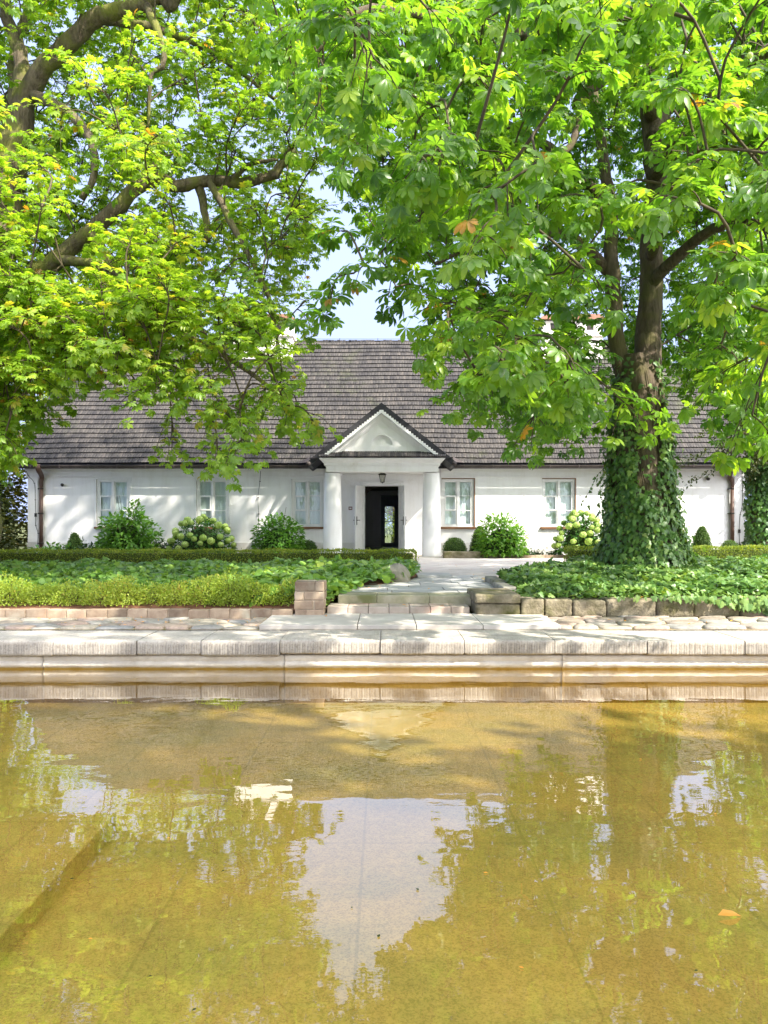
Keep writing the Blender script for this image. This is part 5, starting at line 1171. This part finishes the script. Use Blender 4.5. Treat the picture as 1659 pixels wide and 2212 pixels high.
# ivy stems and trailing strands
iv = MB()
for q in range(26):
    a0 = rng.uniform(math.pi * .95, 2.05 * math.pi); zs_ = np.linspace(.6, rng.uniform(2.2, 4.3), 14); aa = a0 + .12 * np.cumsum(rng.normal(size=14)) * .35
    rq = np.interp(zs_, tp[:, 2], tr_) * (1 + np.interp(zs_, tp[:, 2], fl) * (.5 + .5 * np.sin(aa * 4 + 1.3))) + .02
    iv.tube(np.c_[np.interp(zs_, tp[:, 2], tp[:, 0]) + rq * np.cos(aa), 14 + rq * np.sin(aa), zs_], .011, 4)
sp = curve([A(1306, 1010, 13.9), A(1288, 1030, 13.8), A(1276, 1056, 13.8), A(1256, 1088, 13.8)], 12); iv.tube(sp, .004, 4)
iv.build('ivy_stem', M['twig'], rt)
sl = np.concatenate([sp, curve([A(1300, 1030, 14), A(1296, 1060, 14), A(1302, 1090, 14)], 14), curve([A(1304, 1080, 14), A(1300, 1130, 14), A(1308, 1150, 14)], 14)]); n = len(sl)
for part_ in (sl[:12], sl[12:26], sl[26:]):
    n = len(part_)
    scatter('ivy_foliage', IV, part_, frames(rng.normal(size=(n, 3)) * .5 - UP, rng.normal(size=(n, 3)) + [0, -1, 0]), .06 * rng.uniform(.7, 1.3, n), M['ivy'], rng.uniform(.2, .5, n), rt)

# ---------------- the chestnut on the left, trunk at the picture's edge
ltr = empty('horse_chestnut_tree', (-7.9, 14.5, .6), 'big yellow-green horse chestnut on the left with mossy crooked limbs', 'tree')
T = Tree(ltr); tb = MB()
T.limb(tb, [(-7.9, 14.5, .3), A(-55, 1000, 14.4), A(-50, 800, 14.3), A(-25, 620, 14.2), A(5, 470, 14), A(20, 350, 14), A(42, 225, 13.9)], .55, .24, 34, 20, .03)
T.limb(tb, [A(36, 250, 13.9), A(75, 175, 13.8), A(120, 120, 13.6), A(160, 85, 13.5), A(205, 42, 13.4), A(260, 22, 13.2), A(315, 2, 13), A(345, -8, 13), A(372, 16, 13), A(390, -30, 12.9)], .19, .09, 30, 12, .05)
T.limb(tb, [A(-60, 690, 14.2), A(0, 640, 13.9), A(60, 600, 13.7), A(120, 562, 13.5), A(165, 525, 13.4), A(195, 500, 13.3), A(250, 452, 13.3), A(300, 400, 13.4), A(335, 382, 13.4), A(385, 402, 13.5), A(450, 388, 13.6), A(520, 395, 13.8), A(585, 380, 14), A(612, 350, 14), A(635, 325, 14)], .17, .075, 48, 12, .06)
T.limb(tb, [A(120, 562, 13.5), A(190, 566, 13), A(250, 590, 12.6), A(330, 640, 12.2)], .10, .03, 14, 8, .05)
T.limb(tb, [A(300, 400, 13.4), A(340, 350, 13.6), A(345, 330, 13.6)], .07, .03, 8, 8)
T.limb(tb, [A(60, 200, 13.9), A(95, 215, 13.5), A(130, 232, 13.2), A(165, 262, 13), A(195, 300, 12.9), A(205, 345, 12.9), A(198, 395, 12.9), A(175, 430, 12.9)], .10, .05, 20, 9, .05)
T.limb(tb, [A(318, 8, 13), A(335, 55, 12.8), A(352, 100, 12.8), A(352, 140, 12.8), A(328, 160, 12.8), A(322, 220, 12.8), A(320, 275, 12.8)], .075, .02, 20, 8, .05)
T.limb(tb, [A(430, 395, 13.6), A(438, 440, 13.7), A(446, 480, 13.7), A(450, 522, 13.7)], .085, .05, 10, 8, .05)
T.limb(tb, [A(500, 390, 13.7), A(540, 355, 13.6), A(600, 345, 13.5)], .06, .025, 10, 7, .05)
T.limb(tb, [A(40, 240, 13.9), A(48, 150, 14), A(34, 80, 14.2), A(12, 20, 14.4), A(28, -120, 14.6), A(60, -400, 14.8)], .15, .08, 24, 10, .05)
T.limb(tb, [A(30, 330, 14), A(30, 200, 14.6), A(35, 100, 15.2), A(120, -100, 16), A(260, -250, 16.8)], .12, .05, 18, 8)
T.limb(tb, [A(-30, 620, 14.2), A(-160, 420, 13.4), A(-260, 250, 12.6)], .2, .08, 14, 10)
T.limb(tb, [A(450, 388, 13.6), A(520, 520, 13.0), A(580, 640, 12.6), A(600, 740, 12.4)], .07, .02, 18, 7)
T.limb(tb, [A(195, 500, 13.3), A(280, 620, 12.6), A(400, 720, 12.0), A(520, 790, 11.7), A(610, 860, 11.5)], .09, .02, 20, 8)
T.limb(tb, [A(0, 640, 13.9), A(60, 730, 12.8), A(160, 780, 12.0), A(260, 830, 11.6)], .10, .03, 18, 8)
T.limb(tb, [A(205, 42, 13.4), A(330, 60, 14.3), A(470, 120, 15), A(600, 220, 15.4)], .1, .03, 18, 8)
T.limb(tb, [A(345, -8, 13), A(460, -60, 12.4), A(600, -60, 12)], .09, .03, 14, 8)
tb.build('trunk', M['bark_moss'], ltr, smooth=True)
def nearlimb(x, y):
    b = 1e9
    for pl in ([(20, 450), (20, 350), (42, 225), (75, 175), (120, 120), (205, 42), (315, 2), (390, 0)], [(120, 562), (195, 500), (250, 452), (335, 385), (520, 395), (585, 380), (640, 325)], [(95, 215), (165, 262), (205, 345), (180, 430)], [(350, 100), (322, 220)], [(438, 440), (450, 520)]):
        for (x1, y1), (x2, y2) in zip(pl[:-1], pl[1:]):
            dx, dy = x2 - x1, y2 - y1; t_ = min(1, max(0, ((x - x1) * dx + (y - y1) * dy) / (dx * dx + dy * dy))); b = min(b, math.hypot(x - x1 - t_ * dx, y - y1 - t_ * dy))
    return b
LB_ = [(-350, -600), (700, -600), (670, 0), (670, 120), (705, 250), (700, 400), (660, 540), (620, 640), (540, 700), (450, 740), (330, 760), (150, 800), (80, 860), (-30, 980), (-350, 980)]
def ldp(x, y, g): return g.uniform(14.7, 17) if nearlimb(x, y) < 45 else g.uniform(12.0, 17.0)
for p in crown_points(LB_, 1150, ldp, .37, lambda x, y:   .15 if nearlimb(x, y) < 34 else .22 if (y < 480 and x < 160) else .0 if y > 300 else .12, 3):
    T.spray(p, np.array([.55, .55, .26]), 6, .108, rng.uniform(.35, .66), .155, hang=.18)
LL_ = [(-200, 620), (120, 600), (300, 640), (480, 640), (600, 650), (600, 700), (610, 780), (640, 860), (690, 915), (640, 900), (560, 960), (520, 985), (470, 985), (440, 900), (410, 940), (360, 950), (330, 850), (290, 850), (265, 920), (230, 790), (90, 790), (70, 890), (30, 940), (10, 1010), (-200, 1040)]
for p in crown_points(LL_, 190, lambda x, y, g: g.uniform(10.6, 12.6), .36, lambda x, y: .45 if (x > 100 and y > 800) else 0, 4):
    T.spray(p, np.array([.42, .42, .20]), 6, .104, rng.uniform(.45, .74), .17, hang=.22)
LF2 = [(-200, 250), (200, 150), (330, 300), (420, 560), (400, 720), (180, 760), (-200, 820)]
for x, y, Y in ((560, 700, 12), (600, 735, 12), (618, 690, 12.4), (540, 740, 11.8), (590, 665, 12.6), (575, 770, 11.6), (625, 765, 11.8), (660, 650, 12.6), (670, 690, 12.4), (520, 700, 12)):
    T.spray(A(x, y, Y), np.array([.3, .3, .2]), 4, .112, rng.uniform(.4, .7), .17, hang=.15)
for p in crown_points(LF2, 110, lambda x, y, g: g.uniform(10.2, 12), .5, lambda x, y:   .95 if nearlimb(x, y) < 68 else .35 if (y < 480 and x < 160) else 0, 5):
    T.spray(p, np.array([.45, .45, .18]), 7, .104, rng.uniform(.5, .75), .17, hang=.14)
print('left leaves', len(T.LP)); T.finish(M['leafL'], SIM)

# ---------------- trees behind and beside the house
def back_tree(label, x, Y, h, r, n, m, ls=.3, z0=.5, name='park_tree', tw=.25, group='trees behind the manor house', low=.25, seed=0):
    root = empty(name, (x, Y, z0), label, 'tree', group); g = np.random.default_rng(seed + 100)
    mb = MB(); top = np.array([x, Y, z0 + h * .75]); mb.tube(curve([(x, Y, z0 - .2), (x + .1, Y, z0 + h * .3), top], 12), np.linspace(tw, tw * .3, 12), 9, bump=.04)
    cl = []; 
    for _ in range(int(38)):
        d = rdir(1)[0]; c = np.array([x, Y, z0 + h * (low + (1 - low) / 2)]) + d * np.array([r, r, h * (1 - low) / 2]) * g.uniform(.45, .9); cl.append((c, r * g.uniform(.22, .38)))
        b = np.array([x, Y, z0 + h * g.uniform(.25, .6)]); mb.tube(curve([b, (b + c) / 2 + [0, 0, .2], c], 6), np.linspace(tw * .3, .02, 6), 5)
    mb.build('trunk', M['bark'], root, smooth=True)
    P = []; D = []; A_ = []
    for c, rc in cl:
        k = n // len(cl); d = rdir(k); P.append(c + d * rc * (g.random((k, 1)) ** .4) * [1, 1, .7]); D.append(d); A_.append(np.clip(g.uniform(.3, .7) + rng.normal(size=k) * .16, 0, 1))
    P = np.concatenate(P); D = np.concatenate(D); k = len(P)
    scatter('crown', OV, P, frames(D + rng.normal(size=(k, 3)) * .5 - UP * .3, UP + D * .5 + rng.normal(size=(k, 3)) * .4), ls * rng.uniform(.6, 1.2, k), m, np.concatenate(A_), root)
back_tree('bright green broadleaf tree beyond the left gable of the house', -14.6, 27, 10.0, 4.2, 9000, M['far'], .24, seed=1, low=.08)
back_tree('tall green tree standing farther back behind the left end of the roof', -12.5, 38, 15, 5.5, 9000, M['far'], .32, seed=2, low=.1)
back_tree('yellow-green tree glimpsed beyond the right end of the roof', 15.6, 29, 12, 4.6, 10000, M['far'], .26, seed=3, low=.05)
back_tree('tall green tree standing farther back behind the right end of the roof', 21, 40, 15, 6, 9000, M['far'], .32, seed=4, low=.05)
back_tree('small bright garden tree seen through the open doors of the hall', .4, 37, 4.2, 2.4, 7000, M['far'], .16, seed=5, tw=.12, low=.0, group='trees behind the manor house')
back_tree('broad green tree closing the far left side of the garden', -21, 33, 12, 5.5, 8000, M['far'], .3, seed=6, low=.03)
def conifer(label, x, Y, h, r, n, m, ls, seed, name='conifer', z0=.55, droop=.4):
    root = empty(name, (x, Y, z0), label, 'conifer'); g = np.random.default_rng(seed)
    t = g.random(n) ** .9; a = g.uniform(0, 2 * math.pi, n); rr = r * (1 - t) ** .65 * np.sqrt(g.uniform(.25, 1, n)) * (1 + .15 * np.sin(a * 5 + t * 20)) * (1 + .12 * np.sin(t * 60))
    P = np.c_[x + rr * np.cos(a), Y + rr * np.sin(a), z0 + t * h * .98]; d = np.c_[np.cos(a), np.sin(a), np.full(n, .2 - droop)]
    scatter('foliage', RH, P, frames(d + rng.normal(size=(n, 3)) * .5, UP + rng.normal(size=(n, 3)) * .6), ls * rng.uniform(.6, 1.3, n), m, np.clip(rng.normal(.45, .2, n) + .1 * np.sin(a * 3 + t * 9), 0, 1), root)
    MB().tube([(x, Y, z0 - .1), (x, Y, z0 + h * .9)], [.12, .02], 8).build('trunk', M['bark'], root)
conifer('dark conifer just beyond the right corner of the house', 12.2, 22.8, 4.6, 1.2, 9000, M['conifer'], .15, 3)
conifer('broad yellow-green conifer behind the yew on the right', 13.6, 25.5, 6.5, 1.9, 10000, M['conyellow'], .17, 4)
back_tree('unseen park tree added on the near bank, right of the viewer, to shade the pool', 9.5, -3.2, 12, 4.8, 8500, M['far'], .46, seed=11, low=.32, group='unseen trees added to shade the pool')  # both near-bank trees stand out of view, added to throw shade on the pool
back_tree('unseen park tree added on the near bank to shade the pool and left coping', 3.2, -1.6, 12.5, 4.9, 9500, M['far'], .46, seed=12, low=.38, group='unseen trees added to shade the pool')
conifer('dark bronze-green bushy conifer left of the house corner', -11.9, 22.6, 3.9, 1.05, 9000, M['conifer'], .14, 1)
conifer('yellow-brown conifer at the left edge beside the house', -12.6, 24.6, 6.2, 1.5, 9000, M['conyellow'], .15, 2)
blob_plant('dark_shrub', (-11.7, 20.6, .6), (1.0, .7, 1.15), 2600, .10, OV, M['conyellow'], 'brownish-green shrub low at the left edge before the house corner', 'shrub', core=.7, seed=71, droop=0)
blob_plant('low_plant', (-11.2, 19.3, .6), (1.3, .5, .42), 1200, .13, OV, M['cover'], 'low green plants at the left edge behind the box hedge', 'plant', core=.6, seed=72)
# the yew on the right with an ivy-wrapped trunk
yw = empty('yew_tree', (9.75, 19.6, .6), 'dark yew at the right edge with an ivy-wrapped trunk beside the house corner', 'tree')
T = Tree(yw); tb = MB(); T.limb(tb, [(9.8, 19.6, .4), (9.7, 19.6, 1.8), (9.8, 19.6, 3.4), (10.0, 19.7, 5.2)], .34, .16, 18, 12, .04)
for q in ((8.5, 18.9, 3.35), (8.9, 19.4, 3.9), (11.6, 19, 3.9), (9.6, 18.6, 4.6), (11, 20.5, 4.8), (9.3, 20.3, 4.9)): T.limb(tb, [(9.75, 19.6, 3.0), ((9.75 + q[0]) / 2, (19.6 + q[1]) / 2, (3.2 + q[2]) / 2 + .25), q], .09, .03, 10, 7)
tb.build('trunk', M['bark'], yw, smooth=True)
P = []; D = []
for q in T.sk[1:]:
    for _ in range(26):
        c = q[rng.integers(2, len(q)), :3] + rng.normal(size=3) * [.45, .45, .22]; dr = rdir(1)[0] * [1, 1, .3]; dr[2] -= .35; k = 55; t = rng.random(k)
        P.append(c + dr * (t * .6)[:, None] + rng.normal(size=(k, 3)) * .045); D.append(np.tile(dr, (k, 1)))
P = np.concatenate(P); D = np.concatenate(D); k = len(P)
scatter('crown', RH, P, frames(D + rng.normal(size=(k, 3)) * .7, UP + rng.normal(size=(k, 3)) * .5), .085 * rng.uniform(.6, 1.3, k), M['conifer'], np.clip(rng.normal(.35, .2, k), 0, 1), yw)
n = 4200; z = .6 + 3.2 * rng.random(n); a = rng.uniform(0, 2 * math.pi, n); rr = np.interp(z, [.6, 1.2, 3.6], [.72, .5, .34]) * (1 + .2 * np.sin(a * 3 + z * 2)) * np.sqrt(rng.uniform(.6, 1.1, n)); d = np.c_[np.cos(a), np.sin(a), 0 * a]
scatter('ivy', IV, np.c_[9.75 + rr * np.cos(a), 19.6 + rr * np.sin(a), z], frames(-UP + rng.normal(size=(n, 3)) * .4, d + UP * .4 + rng.normal(size=(n, 3)) * .3), .10 * rng.uniform(.6, 1.2, n), M['ivy'], np.clip(rng.normal(.25, .15, n), 0, 1), yw)

# ---------------- fallen leaves and floating bits
def curled(name, loc, s, rz, label, group=None, m='dry', z=.0):
    o = scatter(name, OV, np.array([loc], float), frames(np.array([[math.cos(rz), math.sin(rz), .05]]), np.array([[.05, -.05, 1.]])), np.array([s]), M[m], np.array([rng.random() * .7])); return tag(o, label, 'leaf', group)
curled('floating_leaf', (1.28, 2.93, .012), .10, .12, 'single orange-brown leaf floating on the water at the lower right')
for x, y, s in ((968, 2520 * .54, .05), (560 , 1305, .05)): pass
for i, (x, y, Y, z) in enumerate(((1428, 1352, 9.0, .37), (1610, 1350, 9.1, .372), (1322, 1348, 9.3, .372), (1390, 1306, 9.9, .60), (1146, 1328, 9.95, .38), (868, 1306, 10.2, .466), (878, 1311, 10.0, .466), (960, 1308, 10.1, .466), (930, 1270, 11.6, .573), (700, 1330, 9.7, .38))):
    a = A(x, 1139, Y); curled('fallen_leaf', (a[0], Y, z), .07, i * 1.3, ['dry leaf among the field stones right of the slabs', 'dry leaf on the field stones near the right edge', 'dry leaf where the slabs meet the field stones', 'pale yellow leaf on the ivy above the mossy wall', 'dry leaf before the mossy stone block', 'orange dry leaf on the lower step', 'small dry leaf beside the orange one on the lower step', 'dry leaf on the right half of the lower step', 'dry leaf lying on the flagstone path', 'dry leaf at the foot of the brick pier'][i], 'dry leaves fallen on the paving')
n = 150; g = np.random.default_rng(88); X = np.r_[g.uniform(-4.4, 4.4, 90), g.uniform(-.4, 3.4, 60)]; Y = np.r_[g.uniform(8.82, 9.72, 90), g.uniform(10.5, 19, 60)]
Z = np.r_[np.full(90, .358), np.interp(Y[90:], [10.5, 14.3, 14.9, 16, 21], [.575, .578, .60, .60, .66])]
tag(scatter('leaf_litter', OV, np.c_[X, Y, Z], frames(np.c_[g.normal(size=(n, 2)), .1 * g.normal(size=n)], UP + .3 * g.normal(size=(n, 3))), g.uniform(.02, .055, n), M['dry'], g.random(n)), 'sparse litter of small dry leaves scattered over the paving', 'leaf litter', kind='stuff')
db = [(359, 1812), (478, 1885), (278, 1663), (200, 2030), (425, 2180), (900, 1920), (1043, 1886), (1700, 2000), (1200, 1700), (1462, 1700), (1128, 1858), (760, 1960), (1120, 2090), (1500, 2100), (640, 1720), (1550, 1760), (330, 2110), (820, 2020), (1380, 1640), (150, 1900)]
k = 0
for x, y in db:
    Y = F * HC / (y - YH); a = A(x, y, Y)
    o = scatter('pool_debris', RH, np.array([[a[0], Y, .004]]), frames(np.array([[math.cos(k), math.sin(k), 0]]), np.array([[0, 0, 1.]])), np.array([.012 + .014 * rng.random()]), M['conifer'] if k % 3 else M['dry'], np.array([.3]))
    tag(o, 'tiny dark speck of plant debris afloat on the pool', 'debris', 'specks of debris on the pool'); k += 1
